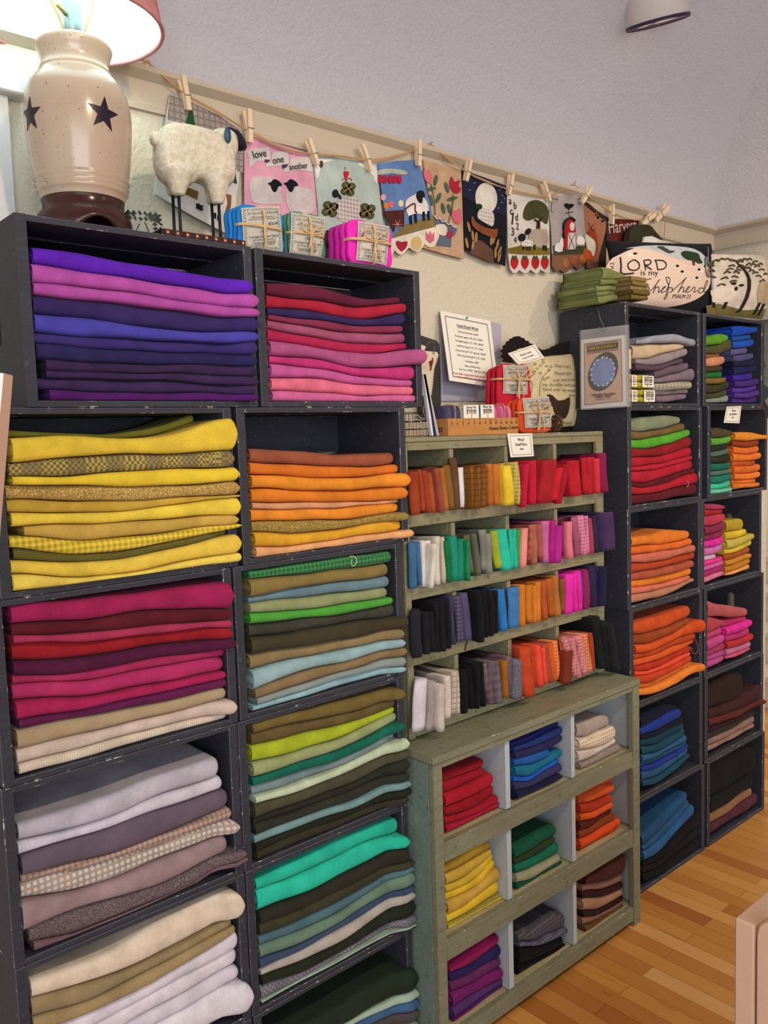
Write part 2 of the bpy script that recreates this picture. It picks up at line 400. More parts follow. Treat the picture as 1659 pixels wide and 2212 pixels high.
# ------------------------------------------------------------------ crates
H = .3175; CW = .455; CD = .241
M_CRATE = painted('charcoal_crate_paint', '373841', 1.05, '5E5E66')
M_CEDGE = worn_edge('charcoal_crate_worn_edge', '44464E', 'D0CCC4', .58)
CM = [M_CRATE, M_CEDGE]
def slotted(x0, x1, y0, y1, z0, z1, slot):
    """end panel in the y-z plane with a handle slot"""
    bm = bmesh.new()
    if not slot: boxm(bm, x0, x1, y0, y1, z0, z1); bevel(bm, .0016, 1); return bm
    out = [(y0, z0), (y1, z0), (y1, z1), (y0, z1)]; cy = (y0+y1)/2; cz = (z0+z1)/2+.01; r = .0135; h = .045; L = []
    for k in range(17): a = PI*k/16; L.append((cy+r*math.cos(a), cz+h+r*math.sin(a)))
    for k in range(17): a = PI+PI*k/16; L.append((cy+r*math.cos(a), cz-h+r*math.sin(a)))
    V = [[Vector((p[0], p[1], 0)) for p in Q] for Q in (out, L)]
    fl = [p for Q in V for p in Q]; A = [bm.verts.new((x0, p.x, p.y)) for p in fl]; B = [bm.verts.new((x1, p.x, p.y)) for p in fl]
    for t in tessellate_polygon(V):
        try: bm.faces.new([A[i] for i in t]); bm.faces.new([B[i] for i in reversed(t)])
        except ValueError: pass
    for off, n in ((0, 4), (4, len(L))):
        for i in range(n): a, b = off+i, off+(i+1) % n; bm.faces.new((A[a], A[b], B[b], B[a]))
    return bm
def crate(x0, row, y0, label, slotL=False, slotR=False, backgap=False, light=False):
    z0 = H*row+.0006; z1 = H*(row+1)-.0006; x1 = x0+CW; y1 = y0+CD
    t = thing('wooden_crate', label, 'crate', (x0, y0, z0), 'charcoal painted wooden crates stacked on their sides')
    te, tb = .019, .0105
    for nm, a, b, sl in (('end_panel', x0, x0+te, slotL), ('end_panel', x1-te, x1, slotR)):
        bmo(nm, slotted(a, b, y0, y1, z0, z1, sl), CM, t)
    for (a, b) in ((z0, z0+tb), (z1-tb, z1)):
        for (p, q) in ((y0+.0004, y0+.108), (y0+.122, y1-.0105)):
            box('side_slat', x0+te+.0002, x1-te-.0002, p, q, a, b, CM, t, .0014, 1)
    hs = [(z0+tb+.0004, z0+.100), (z0+.112, z0+.205), (z0+.217, z1-tb-.0004)] if backgap else [(z0+tb+.0004, z0+.103), (z0+.107, z0+.210), (z0+.214, z1-tb-.0004)]
    for a, b in hs: box('back_slat', x0+te+.0002, x1-te-.0002, y1-.010, y1, a, b, CM, t, .001, 1)
    return t
cr = {}
for nm, x, row, y, lab, sl in (
    ('A1', 0, 5, 0, 'charcoal crate at top left holding purple wool', (1, 0)), ('A2', -.064, 4, 0, 'charcoal crate holding yellow wool, under the purple wool crate', (0, 0)),
    ('A3', -.082, 3, 0, 'charcoal crate holding raspberry and maroon wool', (0, 0)), ('A4', -.086, 2, 0, 'charcoal crate holding lavender grey and dotted wool', (0, 0)),
    ('A5', -.085, 1, 0, 'charcoal crate holding cream and white wool at bottom left', (0, 0)), ('A6', -.085, 0, 0, 'charcoal crate on the floor at the foot of the left column', (0, 0)),
    ('B1', .463, 5, 0, 'charcoal crate on top holding pink wool, beside the purple wool crate', (0, 0)), ('B2', .403, 4, 0, 'charcoal crate holding orange and mustard wool', (0, 0)),
    ('B3', .378, 3, 0, 'charcoal crate holding green, tan and pale blue wool', (0, 0)), ('B4', .371, 2, 0, 'charcoal crate holding olive, lime and teal wool', (0, 0)),
    ('B5', .373, 1, 0, 'charcoal crate holding turquoise wool and dark green wool', (0, 0)), ('B6', .375, 0, 0, 'charcoal crate on the floor with dark green wool under a turquoise wool crate', (0, 0)),
    ('C1', 1.780, 5, .0, 'charcoal crate on top holding beige and grey wool behind hanging patterns', (0, 0)), ('C2', 1.790, 4, .0, 'charcoal crate holding green wool over red wool', (0, 0)),
    ('C3', 1.785, 3, .0, 'charcoal crate holding orange and peach wool', (0, 0)), ('C4', 1.795, 2, .0, 'charcoal crate holding burnt orange wool beside the green cubby cabinet', (0, 0)),
    ('C5', 1.797, 1, .0, 'charcoal crate holding navy, teal and blue wool', (0, 0)), ('C6', 1.812, 0, .0, 'charcoal crate on the floor holding blue wool over black wool', (0, 0)),
    ('D1', 2.254, 5, .0, 'charcoal crate at top right holding green and blue wool piles', (0, 0)), ('D2', 2.286, 4, .0, 'charcoal crate at right holding teal and orange wool piles', (0, 1)),
    ('D3', 2.243, 3, .0, 'charcoal crate at right holding pink and yellow wool piles', (0, 1)), ('D4', 2.264, 2, .0, 'charcoal crate at right holding rose and hot pink wool piles', (0, 1)),
    ('D5', 2.270, 1, .0, 'charcoal crate at right holding brown and plum wool', (0, 0)), ('D6', 2.286, 0, .0, 'charcoal crate on the floor at right holding black, tan and plum wool', (0, 0))):
    cr[nm] = (x, row, y); crate(x, row, y, lab, sl[0], sl[1], nm == 'B2')
# ------------------------------------------------------------------ folded wool
def interp(L, t):
    n = len(L)-1; t = max(0, min(1, t))*n; i = min(int(t), n-1); f = t-i
    p0, p1, p2, p3 = L[max(i-1, 0)], L[i], L[i+1], L[min(i+2, n)]
    return .5*((2*p1)+(-p0+p2)*f+(2*p0-5*p1+4*p2-p3)*f*f+(-p0+3*p1-3*p2+p3)*f**3)
def fold_mesh(x0, x1, zb, zt, yf, yb, seed, layers=2, nx=30, lim=None):
    """a length of wool folded flat: round fold to the front, stacked layers showing at the left end, rounded right end"""
    rnd = random.Random(seed); bm = bmesh.new(); rings = []; L = x1-x0; yb0 = yb
    ph = [rnd.uniform(0, 6.28) for _ in range(4)]
    xs = sorted(set([x0+L*i/nx for i in range(nx+1)]+[x1-L*.02*k*k/9 for k in range(4)]+[x0+.0015]))
    hm = zt((x0+x1)/2)-zb((x0+x1)/2)
    re = min(hm*.5, L*.25)
    if lim and x1 > lim[0]+.003:
        xs = sorted(set([x for x in xs if abs(x-lim[0]) > .0015]+[lim[0]-.0006, lim[0]+.0004]))
    else: lim = None
    for x in xs:
        b, t = zb(x), zt(x); h = max(.0012, t-b); c = (b+t)/2
        d = x1-x; k = 1.0
        if d < re: k = math.sqrt(max(.0, 1-((re-d)/re)**2.8))*.85+.15
        d2 = x-x0; k2 = 1.0
        if d2 < .003: k2 = .86+.14*math.sqrt(max(0, 1-((.003-d2)/.003)**2))
        hh = h/2*.965*k*k2; rr = min(.5*h, .014)
        fy = yf+.0025*math.sin(9*x+ph[0])+.0012*math.sin(31*x+ph[1])+(1-k)*re*.8
        hh *= 1+.03*math.sin(23*x+ph[2])
        yb = yb0
        if lim:
            g = max(0, min(1, (x-lim[0]+.05)/.05)); g = g*g*(3-2*g); fy = fy*(1-g)+(lim[1]-.019)*g
            if x > lim[0]: yb = lim[1]-.0015; rr = min(rr, .012)
        pts = []
        m = 10
        for j in range(m+1):
            a = -PI/2+PI*j/m
            pts.append((fy+rr*(1-math.cos(a)**.85), c+hh*math.copysign(abs(math.sin(a))**.8, math.sin(a))))
        for s in (.15, .45, .75, 1): pts.append((min(fy+rr, yb-.001)+(yb-min(fy+rr, yb-.001))*s, c+hh))
        for s in (1, .75, .45, .15): pts.append((min(fy+rr, yb-.001)+(yb-min(fy+rr, yb-.001))*s, c-hh))
        rings.append([bm.verts.new((x, p[0], p[1])) for p in pts])
    n = len(rings[0])
    for A, B in zip(rings, rings[1:]):
        for k in range(n): bm.faces.new((A[k], A[(k+1) % n], B[(k+1) % n], B[k]))
    bm.faces.new(rings[-1])
    # left end: nested lips like the edge of a rolled or folded cloth
    cur = rings[0]; cy = sum(v.co.y for v in cur)/n; cz = sum(v.co.z for v in cur)/n; s = 1
    for q in range(2*layers):
        s *= .80 if q % 2 else .9; dx = .0055 if q % 2 == 0 else .0
        new = [bm.verts.new((x0+dx+.0006*q, v.co.y*1+(min(.012, (cy-v.co.y))*(1-s) if v.co.y < cy else 0), cz+(v.co.z-cz)*s)) for v in rings[0]]
        for k in range(n): bm.faces.new((cur[k], new[k], new[(k+1) % n], cur[(k+1) % n]))
        cur = new
    bm.faces.new(cur[::-1])
    return bm
used_labels = {}
def uniq(l):
    if l in used_labels: print('DUP LABEL', l)
    used_labels[l] = 1; return l
def stack(where, T, xr, B, P, yf=0.0, yb=.222, grp=None, seed=1, zmin=None, xclamp=None, zmax=None, yv=.006, first=0, nm='folded_wool', over=None):
    """where: words for the labels; T crop transform; xr crop x-range of the boundary samples; B boundaries top->bottom (crop y at even x); P (hex, pattern, xL, xR[, yoff])"""
    rnd = random.Random(seed*77+5)
    def curve(row):
        n = len(row); S = []
        for i, yy in enumerate(row):
            xx = xr[0]+(xr[1]-xr[0])*i/(n-1); q = W(T[0]+xx/T[2], T[1]+yy/T[2], yf+.004); S.append((q.x, q.z))
        return S
    Bc = [curve(r) for r in B]
    def fz(S):
        h1, h2 = rnd.uniform(0, 6.28), rnd.uniform(0, 6.28); am = min(1.0, (S[-1][0]-S[0][0])/.3)
        def f(x):
            t = (x-S[0][0])/(S[-1][0]-S[0][0])
            # even parametrisation: find by x
            for i in range(len(S)-1):
                if x <= S[i+1][0] or i == len(S)-2:
                    u = (x-S[i][0])/(S[i+1][0]-S[i][0]); u = max(-.4 if i == 0 else 0, min(1.3, u))
                    p0 = S[max(i-1, 0)][1]; p1 = S[i][1]; p2 = S[i+1][1]; p3 = S[min(i+2, len(S)-1)][1]
                    if u < 0 or u > 1: r = p1+(p2-p1)*(0 if u < 0 else 1)+(p2-p1)*.5*(u if u < 0 else u-1)
                    else: r = .5*((2*p1)+(-p0+p2)*u+(2*p0-5*p1+4*p2-p3)*u*u+(-p0+3*p1-3*p2+p3)*u**3)
                    break
            r += am*(.0013*math.sin(19*x+h1)+.0009*math.sin(43*x+h2))
            if zmin is not None: r = max(r, zmin)
            if zmax is not None: r = min(r, zmax)
            return r
        return f
    F = [fz(S) for S in Bc]
    if zmin is not None:   # keep every piece a real thickness above the board
        nB = len(F)
        def lift(i):
            f0 = F[i]; return lambda x: max(f0(x), zmin+.004*(nB-1-i))
        F = [lift(i) for i in range(nB)]
    N_ = len(P)
    for i, p in enumerate(P):
        hexc, pat = p[0], p[1]; xl = p[2] if len(p) > 2 and p[2] is not None else xr[0]; xrr = p[3] if len(p) > 3 and p[3] is not None else xr[1]
        yo = p[4] if len(p) > 4 else rnd.uniform(-yv, yv)
        vm = B[i][len(B[i])//2]
        a = W(T[0]+xl/T[2], T[1]+vm/T[2], yf+.004).x; b = W(T[0]+xrr/T[2], T[1]+vm/T[2], yf+.004).x
        if xclamp:
            a = max(a, xclamp[0])
            b = min(b, xclamp[1]+(.020 if over is not None else 0))
            if b < xclamp[1]+.004: b = min(b, xclamp[1])
        z = lambda x, f=F[i], g=F[i+1]: max(f(x), g(x)+.003)
        bm = fold_mesh(a, b, F[i+1], z, yf+yo, yb-rnd.uniform(0, .012), seed*100+i, lim=(xclamp[1], over) if (over is not None and xclamp) else None)
        o = bmo(nm, bm, wool(hexc, pat), None, True)
        k = i+first
        pos = ('lowest' if i == N_-1 and N_ > 2 else ORD[k]+('' if k == 0 else ' down'))
        patw = {'plain': '', 'check': 'checked ', 'plaid': 'plaid ', 'grid': 'windowpane check ', 'dots': 'dotted ', 'stripe': 'striped ', 'herring': 'herringbone ', 'tweed': 'tweed ', 'knit': 'ribbed ', 'hound': 'houndstooth '}[pat]
        tag(o, uniq(f'{cname(hexc)} {patw}wool, {pos} {where}'), 'fabric', grp or 'folded wool piled in the crates')
def ins(c, pad=.0195): x, r, y = cr[c]; return (x+pad, x+CW-pad)
def zfl(c): return H*cr[c][1]+.0118
def zcl(c): return H*(cr[c][1]+1)-.0118
def cs(c, where, T, xr, B, P, **k):
    k.setdefault('zmin', zfl(c)); k.setdefault('zmax', zcl(c)); k.setdefault('yf', .004)
    k.setdefault('over', 0.0)
    if 'xclamp' not in k: k['xclamp'] = ins(c, .0195)
    stack(where, T, xr, B, P, **k)
T1 = (0, 440, 2.9625)
cs('A1', 'in the top left crate', T1, (215, 1620), [[272, 340, 425, 515], [378, 450, 525, 585], [500, 550, 615, 682], [575, 632, 682, 742], [700, 755, 808, 835], [820, 855, 882, 890], [895, 925, 957, 968], [1000, 1022, 1032, 1052], [1062, 1078, 1092, 1112], [1105, 1122, 1142, 1168], [1195, 1205, 1212, 1225], [1275, 1278, 1280, 1282]],
   [('5A1CB0', 'plain', 215, 1570), ('AC4AA2', 'plain', 210, 1620), ('A8489C', 'plain', 215, 1625), ('33265E', 'plain', 215, 1630), ('4640A4', 'plain', 215, 1610), ('382A6C', 'plain', 215, 1600), ('282352', 'plain', 225, 1600), ('352248', 'plain', 285, 1600), ('38244E', 'plain', 290, 1605), ('3A2650', 'plain', 230, 1600), ('521868', 'knit', 305, 1610)], seed=1)
T2 = (0, 860, 3.0722)
cs('A2', 'in the yellow wool crate', T2, (60, 1560), [[200, 225, 205, 50], [262, 252, 250, 125], [430, 378, 375, 335], [520, 510, 475, 450], [575, 585, 578, 555], [680, 685, 668, 640], [765, 762, 720, 655], [860, 828, 805, 770], [915, 938, 900, 820], [1000, 1035, 970, 850], [1075, 1090, 1010, 900], [1175, 1185, 1115, 1020], [1300, 1265, 1190, 1105]],
   [('8A8420', 'plain', 60, 1400, .07), ('DCBC28', 'plain', 60, 1595, -.012), ('6C5C44', 'hound', 45, 1510, .0), ('E0C018', 'plain', 60, 1615, -.012), ('C8A458', 'tweed', 30, 1555, 0), ('B8962C', 'plain', 40, 1550, .002), ('DEC030', 'plain', 60, 1585, -.006), ('BC9A40', 'plain', 150, 1540, 0), ('B09808', 'check', 50, 1560, -.004), ('6A6428', 'stripe', 80, 1500, 0), ('DABA38', 'plain', 55, 1560, -.006), ('DEC448', 'plain', 5, 1560, -.012)], seed=2)
T3 = (0, 1220, 3.0722)
cs('A3', 'in the raspberry wool crate', T3, (65, 1500), [[250, 225, 175, 100], [388, 360, 305, 275], [468, 450, 405, 350], [525, 510, 455, 405], [640, 620, 545, 475], [740, 715, 625, 545], [800, 770, 680, 605], [910, 880, 790, 705], [1035, 955, 850, 745], [1100, 1020, 920, 810], [1235, 1130, 1020, 885], [1345, 1215, 1095, 975], [1410, 1290, 1160, 1020]],
   [('981850', 'plain', 55, 1505, -.004), ('581622', 'plain', 60, 1500), ('A02C50', 'plain', 75, 1498), ('901420', 'plain', 70, 1500), ('50163A', 'plain', 75, 1528), ('A02456', 'plain', 75, 1498), ('AC2860', 'plain', 75, 1505), ('A41852', 'plain', 88, 1500), ('601A48', 'plain', 110, 1515), ('9C8868', 'herring', 95, 1515), ('C8B4A6', 'plain', 95, 1535), ('D8C8B2', 'knit', 105, 1515)], seed=3)
T4 = (0, 1560, 2.9625)
cs('A4', 'in the crate of greys and beiges', T4, (90, 1460), [[660, 520, 350, 190], [780, 665, 480, 330], [865, 720, 560, 420], [995, 885, 735, 550], [1045, 925, 785, 615], [1155, 1065, 900, 700], [1350, 1180, 1040, 820], [1455, 1330, 1170, 880], [1530, 1410, 1240, 910]],
   [('B4AEBA', 'plain', 90, 1405, 0), ('C8C2CE', 'plain', 90, 1425, 0), ('5C4E5C', 'herring', 105, 1470), ('8A7064', 'check', 110, 1485), ('A89486', 'dots', 110, 1500), ('967E80', 'plain', 80, 1455), ('7A6A6C', 'tweed', 160, 1550), ('806068', 'stripe', 200, 1560)], seed=4)
cs('A5', 'in the crate of whites at bottom left', T4, (165, 1530), [[1660, 1500, 1260, 1040], [1775, 1650, 1460, 1230], [1900, 1750, 1510, 1270], [2010, 1840, 1600, 1320], [2120, 1930, 1690, 1430], [2230, 2040, 1800, 1540], [2330, 2150, 1900, 1640], [2450, 2300, 2080, 1850]],
   [('DAC8B2', 'plain', 160, 1530, 0), ('94805C', 'plain', 170, 1490), ('9E885E', 'plain', 175, 1510), ('D2CAD4', 'plain', 180, 1535), ('D6CED6', 'plain', 180, 1545), ('D2CCD8', 'plain', 190, 1550), ('DCD6E0', 'plain', 190, 1590)], seed=5)
T5 = (540, 520, 4.366)
cs('B1', 'in the pink wool crate', T5, (160, 1480), [[385, 415, 535, 525], [505, 550, 622, 575], [630, 665, 735, 690], [695, 745, 800, 790], [745, 810, 870, 870], [820, 905, 970, 960], [930, 1010, 1060, 1030], [1080, 1120, 1195, 1180], [1150, 1205, 1275, 1310], [1295, 1300, 1350, 1380], [1415, 1430, 1455, 1460], [1535, 1540, 1550, 1550]],
   [('5E1A36', 'plain', 155, 1430, .004), ('A01834', 'plain', 155, 1490), ('302456', 'plain', 160, 1450), ('7E2A4C', 'plain', 165, 1445), ('94486A', 'plain', 165, 1480), ('A81A4C', 'plain', 165, 1490, .004), ('A44C7E', 'plain', 170, 1600, -.008), ('B82E74', 'plain', 180, 1555), ('B85292', 'plain', 185, 1530), ('D46684', 'plain', 190, 1525), ('C05C90', 'plain', 195, 1535)], seed=6)
T6 = (500, 870, 3.95)
cs('B2', 'in the orange wool crate', T6, (150, 1440), [[395, 415, 440, 420], [500, 530, 550, 520], [615, 630, 640, 600], [735, 745, 742, 715], [848, 853, 850, 820], [915, 905, 890, 850], [1020, 1005, 990, 930], [1115, 1115, 1065, 1000], [1230, 1210, 1150, 1080], [1335, 1265, 1220, 1165]],
   [('904E34', 'plain', 145, 1390), ('CC6A0C', 'plain', 150, 1415), ('DC8612', 'plain', 155, 1465, -.006), ('D2760C', 'plain', 160, 1440), ('CC9068', 'plain', 180, 1438), ('DC8412', 'plain', 170, 1440), ('AC9044', 'tweed', 180, 1450), ('D49C08', 'plain', 175, 1445), ('DCA068', 'plain', 180, 1495, -.006)], seed=7)
T7 = (500, 1180, 3.95)
cs('B3', 'in the green and pale blue wool crate', T7, (135, 1400), [[205, 150, 90, 25], [278, 243, 195, 125], [430, 355, 300, 240], [478, 448, 392, 340], [575, 545, 490, 430], [672, 628, 570, 485], [785, 735, 660, 590], [925, 865, 790, 695], [1065, 965, 880, 785], [1235, 1085, 985, 850], [1310, 1190, 1060, 930], [1370, 1250, 1110, 1010], [1485, 1380, 1220, 1070]],
   [('1E6030', 'check', 135, 1355), ('82703C', 'plain', 135, 1335), ('64808C', 'plain', 135, 1345), ('929C6C', 'knit', 137, 1335), ('4CA436', 'knit', 145, 1372), ('3E3E34', 'plain', 148, 1400), ('403A26', 'plain', 150, 1455, -.004), ('86744E', 'plain', 148, 1415), ('8CACB0', 'plain', 158, 1425), ('826E4C', 'plain', 180, 1440), ('7C8884', 'herring', 200, 1430), ('8CB0B8', 'plain', 165, 1430)], seed=8)
T8 = (500, 1480, 3.0227)
cs('B4', 'in the olive and teal wool crate', T8, (130, 1085), [[255, 165, 85, 10], [320, 235, 180, 85], [395, 325, 250, 130], [508, 425, 325, 165], [598, 500, 390, 225], [660, 565, 460, 280], [735, 625, 510, 340], [775, 680, 560, 410], [880, 760, 640, 470], [915, 815, 700, 555], [990, 870, 760, 620], [1040, 920, 810, 660], [1110, 960, 850, 720], [1175, 1060, 930, 790]],
   [('766430', 'knit', 125, 1090), ('62522E', 'plain', 120, 1080), ('A0B008', 'plain', 118, 1080), ('929A68', 'plain', 120, 1085), ('0C6450', 'plain', 120, 1090), ('7A8E90', 'knit', 125, 1068), ('B8C8A8', 'plain', 135, 1120), ('484836', 'plain', 135, 1115), ('2C2C22', 'plain', 135, 1120), ('303228', 'plain', 140, 1118), ('709294', 'plain', 135, 1138), ('24261C', 'plain', 145, 1135), ('343224', 'plain', 150, 1115)], seed=9)
cs('B5', 'in the turquoise wool crate', T8, (155, 1150), [[1275, 1130, 965, 840], [1362, 1225, 1065, 940], [1495, 1365, 1190, 1030], [1580, 1440, 1280, 1110], [1665, 1530, 1355, 1160], [1720, 1600, 1420, 1190], [1810, 1680, 1490, 1280], [1880, 1720, 1530, 1320], [1915, 1790, 1610, 1380], [1985, 1870, 1680, 1480], [2110, 1960, 1770, 1560], [2160, 2030, 1850, 1610], [2280, 2160, 1960, 1700]],
   [('10B498', 'plain', 150, 1100, .006), ('12BEA0', 'plain', 155, 1122), ('2E2C22', 'plain', 165, 1120), ('3E3C2A', 'plain', 170, 1160), ('4E7078', 'plain', 165, 1158), ('66826E', 'plain', 168, 1158), ('3A4C66', 'plain', 170, 1155), ('B0A8A0', 'plain', 172, 1175), ('242A1E', 'plain', 180, 1188), ('646068', 'hound', 175, 1185), ('9CB6A0', 'plain', 180, 1185), ('202E1C', 'plain', 225, 1232)], seed=10)
cs('B6', 'in the floor crate under the turquoise one', T8, (215, 1215), [[2330, 2170, 1960, 1800], [2450, 2300, 2130, 1930], [2490, 2340, 2170, 1990], [2560, 2410, 2240, 2060], [2620, 2480, 2310, 2130], [2680, 2540, 2370, 2190], [2740, 2600, 2430, 2260]],
   [('222E20', 'plain', 215, 1185), ('A4BCA8', 'plain', 215, 1218), ('3E6088', 'plain', 215, 1218), ('504848', 'plain', 215, 1195), ('8A8278', 'plain', 215, 1180), ('344C78', 'plain', 215, 1185)], seed=11)
T9 = (1180, 640, 3.463)
cs('C1', 'in the beige and grey wool crate', T9, (640, 1100), [[325, 298, 285, 320], [362, 350, 350, 378], [470, 455, 415, 375], [500, 525, 480, 430], [545, 560, 510, 490], [580, 610, 580, 540], [650, 650, 640, 630], [710, 715, 705, 690], [755, 750, 735, 720], [795, 790, 785, 760]],
   [('9094A0', 'plain', 640, 1100, -.01), ('BCA888', 'plain', 640, 1040), ('8C7E84', 'plain', 650, 1055), ('584250', 'plain', 650, 1000), ('665664', 'plain', 800, 1060), ('786A78', 'plain', 800, 1098), ('A8A290', 'plaid', 800, 1095), ('6A5E66', 'plain', 800, 1046), ('766674', 'plain', 810, 1050)], seed=12)
cs('C2', 'in the green and red wool crate', T9, (580, 1080), [[930, 905, 890, 900], [1005, 1010, 985, 935], [1070, 1065, 1030, 990], [1130, 1140, 1110, 1045], [1210, 1200, 1180, 1130], [1275, 1265, 1240, 1190], [1310, 1300, 1275, 1230], [1380, 1395, 1345, 1290], [1420, 1430, 1390, 1330], [1490, 1480, 1445, 1410], [1565, 1555, 1520, 1490]],
   [('7C866A', 'plain', 575, 1020), ('6E5A32', 'plain', 575, 1032), ('4EA01E', 'plain', 578, 1080), ('88121E', 'plain', 580, 1080), ('AC0E28', 'plain', 580, 1082), ('B80E2C', 'plain', 580, 1098), ('AE122C', 'plain', 582, 1098), ('60121E', 'plain', 584, 1112), ('AC1026', 'plain', 584, 1128), ('601620', 'plain', 586, 1126)], seed=13)
TA = (1300, 1080, 4.621)
cs('C3', 'in the peach and orange wool crate', TA, (230, 890), [[370, 345, 300, 300], [470, 445, 430, 385], [555, 530, 500, 445], [640, 620, 580, 520], [740, 705, 665, 600], [815, 785, 735, 670], [885, 860, 810, 750], [945, 920, 860, 790], [1050, 1000, 940, 830]],
   [('DC760C', 'plain', 226, 876), ('D6640C', 'plain', 230, 892), ('C46850', 'plain', 230, 912), ('BC4818', 'knit', 234, 932), ('AC5034', 'plain', 236, 900), ('E07C08', 'plain', 240, 890), ('D06C54', 'plain', 242, 876), ('BC8060', 'knit', 244, 928)], seed=14)
cs('C4', 'in the burnt orange wool crate', TA, (260, 900), [[1240, 1190, 1110, 1050], [1345, 1330, 1255, 1150], [1455, 1430, 1330, 1215], [1540, 1500, 1400, 1330], [1600, 1550, 1470, 1385], [1680, 1620, 1540, 1440], [1715, 1690, 1600, 1500], [1760, 1730, 1650, 1540], [1840, 1810, 1710, 1600], [1890, 1860, 1760, 1650], [1960, 1930, 1850, 1720]],
   [('C4480A', 'plain', 258, 890), ('94400C', 'plain', 260, 860), ('CC4C08', 'plain', 262, 966, -.01), ('B44008', 'plain', 264, 912), ('D45408', 'plain', 264, 915), ('B02C0C', 'plain', 266, 872), ('EC4620', 'plain', 268, 876), ('C43A0C', 'plain', 268, 884), ('CC6814', 'plain', 270, 890), ('E87E10', 'plain', 270, 966, -.01)], seed=15)
TB = (1300, 1440, 4.621)
cs('C5', 'in the blue wool crate', TB, (380, 860), [[520, 440, 400, 380], [620, 540, 440, 400], [705, 650, 560, 475], [730, 690, 600, 530], [810, 770, 680, 600], [890, 850, 770, 680], [960, 900, 810, 740], [1010, 960, 870, 765], [1060, 1000, 910, 800], [1150, 1100, 990, 880], [1205, 1160, 1060, 920]],
   [('10122C', 'plain', 380, 760), ('1C3488', 'plain', 380, 805), ('121824', 'plain', 380, 800), ('0E3C50', 'plain', 382, 810), ('124456', 'plain', 382, 832), ('265880', 'plain', 384, 846), ('1E4C70', 'plain', 384, 852), ('1C3490', 'plain', 384, 856), ('26547E', 'plain', 386, 870), ('12465C', 'plain', 388, 880)], seed=16)
cs('C6', 'in the floor crate of blue and black wool', TB, (400, 900), [[1690, 1540, 1360, 1210], [1800, 1660, 1480, 1290], [1850, 1740, 1560, 1370], [1940, 1860, 1660, 1480], [2010, 1930, 1800, 1640], [2090, 2010, 1880, 1750], [2170, 2090, 1970, 1850]],
   [('1E4C74', 'plain', 395, 860), ('205078', 'plain', 398, 868), ('26588A', 'plain', 400, 912, -.004), ('111114', 'plain', 400, 962), ('18161C', 'plain', 405, 965), ('101012', 'plain', 408, 968)], seed=17)
cs('D1', "in the top right crate's left pile", T9, (1145, 1380), [[310, 292, 282, 300], [370, 368, 355, 320], [430, 435, 430, 400], [465, 460, 445, 440], [530, 530, 515, 490], [575, 570, 560, 550], [610, 612, 610, 590], [655, 660, 650, 630], [715, 725, 715, 690], [765, 765, 755, 735], [800, 798, 795, 790]],
   [('549018', 'plain', 1140, 1356), ('4C4C24', 'plain', 1142, 1382), ('905434', 'plain', 1142, 1300), ('C08060', 'plain', 1142, 1342), ('383820', 'plain', 1144, 1310), ('106C24', 'plain', 1144, 1322), ('745C2A', 'plain', 1144, 1336), ('38341C', 'plain', 1144, 1376), ('404024', 'plain', 1144, 1350), ('788878', 'plain', 1180, 1366)], seed=18, nm='wool_quarter_cut')
cs('D1', "in the top right crate's right pile", T9, (1385, 1580), [[225, 220, 222, 230], [298, 295, 285, 270], [335, 335, 325, 310], [388, 388, 380, 350], [440, 440, 430, 410], [490, 490, 475, 455], [530, 525, 520, 510], [590, 585, 570, 560], [632, 635, 628, 610], [680, 680, 675, 660], [720, 722, 718, 705], [760, 760, 760, 745], [800, 800, 800, 795]],
   [('1044B0', 'plain', 1384, 1580, .0), ('0E4E98', 'plain', 1384, 1525), ('184EB4', 'plain', 1384, 1546), ('585480', 'plain', 1386, 1512), ('4C4878', 'plain', 1386, 1546), ('161A3C', 'plain', 1386, 1545), ('1A1E50', 'plain', 1386, 1565), ('3C2294', 'plain', 1386, 1546), ('402878', 'plain', 1386, 1578), ('563094', 'plain', 1386, 1580), ('502E8A', 'plain', 1388, 1580), ('482A7C', 'plain', 1388, 1580)], seed=19, nm='wool_quarter_cut')
cs('D2', "in the right crate's teal pile", T9, (1200, 1380), [[1000, 985, 990, 1005], [1060, 1060, 1055, 1040], [1115, 1118, 1110, 1090], [1165, 1160, 1150, 1130], [1200, 1200, 1190, 1175], [1250, 1250, 1248, 1240], [1310, 1308, 1300, 1290], [1345, 1340, 1335, 1325], [1405, 1402, 1395, 1370], [1445, 1445, 1440, 1430], [1485, 1485, 1480, 1465]],
   [('4C402C', 'plain', 1196, 1385), ('549C28', 'plain', 1198, 1376), ('222A22', 'plain', 1198, 1352), ('4E685C', 'plain', 1198, 1362), ('2C2C1A', 'plain', 1198, 1376), ('0C6656', 'plain', 1198, 1384), ('4C6C64', 'plain', 1198, 1384), ('0C7460', 'plain', 1198, 1384), ('30BC98', 'plain', 1200, 1384), ('62C0A0', 'plain', 1200, 1384)], seed=20, nm='wool_quarter_cut')
cs('D2', "in the right crate's orange pile", T9, (1388, 1600), [[1020, 1015, 1020, 1035], [1075, 1080, 1082, 1070], [1120, 1125, 1128, 1115], [1180, 1180, 1178, 1165], [1235, 1235, 1230, 1210], [1270, 1268, 1265, 1250], [1325, 1325, 1322, 1305], [1370, 1372, 1370, 1355], [1402, 1400, 1398, 1385], [1450, 1440, 1430, 1420]],
   [('DC8A12', 'plain', 1388, 1632, -.01), ('923C0C', 'plain', 1388, 1585), ('DC6C10', 'plain', 1388, 1592), ('E4740E', 'plain', 1388, 1592), ('BC500C', 'plain', 1388, 1570), ('D8660E', 'plain', 1388, 1594), ('E87810', 'plain', 1390, 1594), ('DC7012', 'plain', 1390, 1566), ('D07218', 'plain', 1390, 1586)], seed=21, nm='wool_quarter_cut')
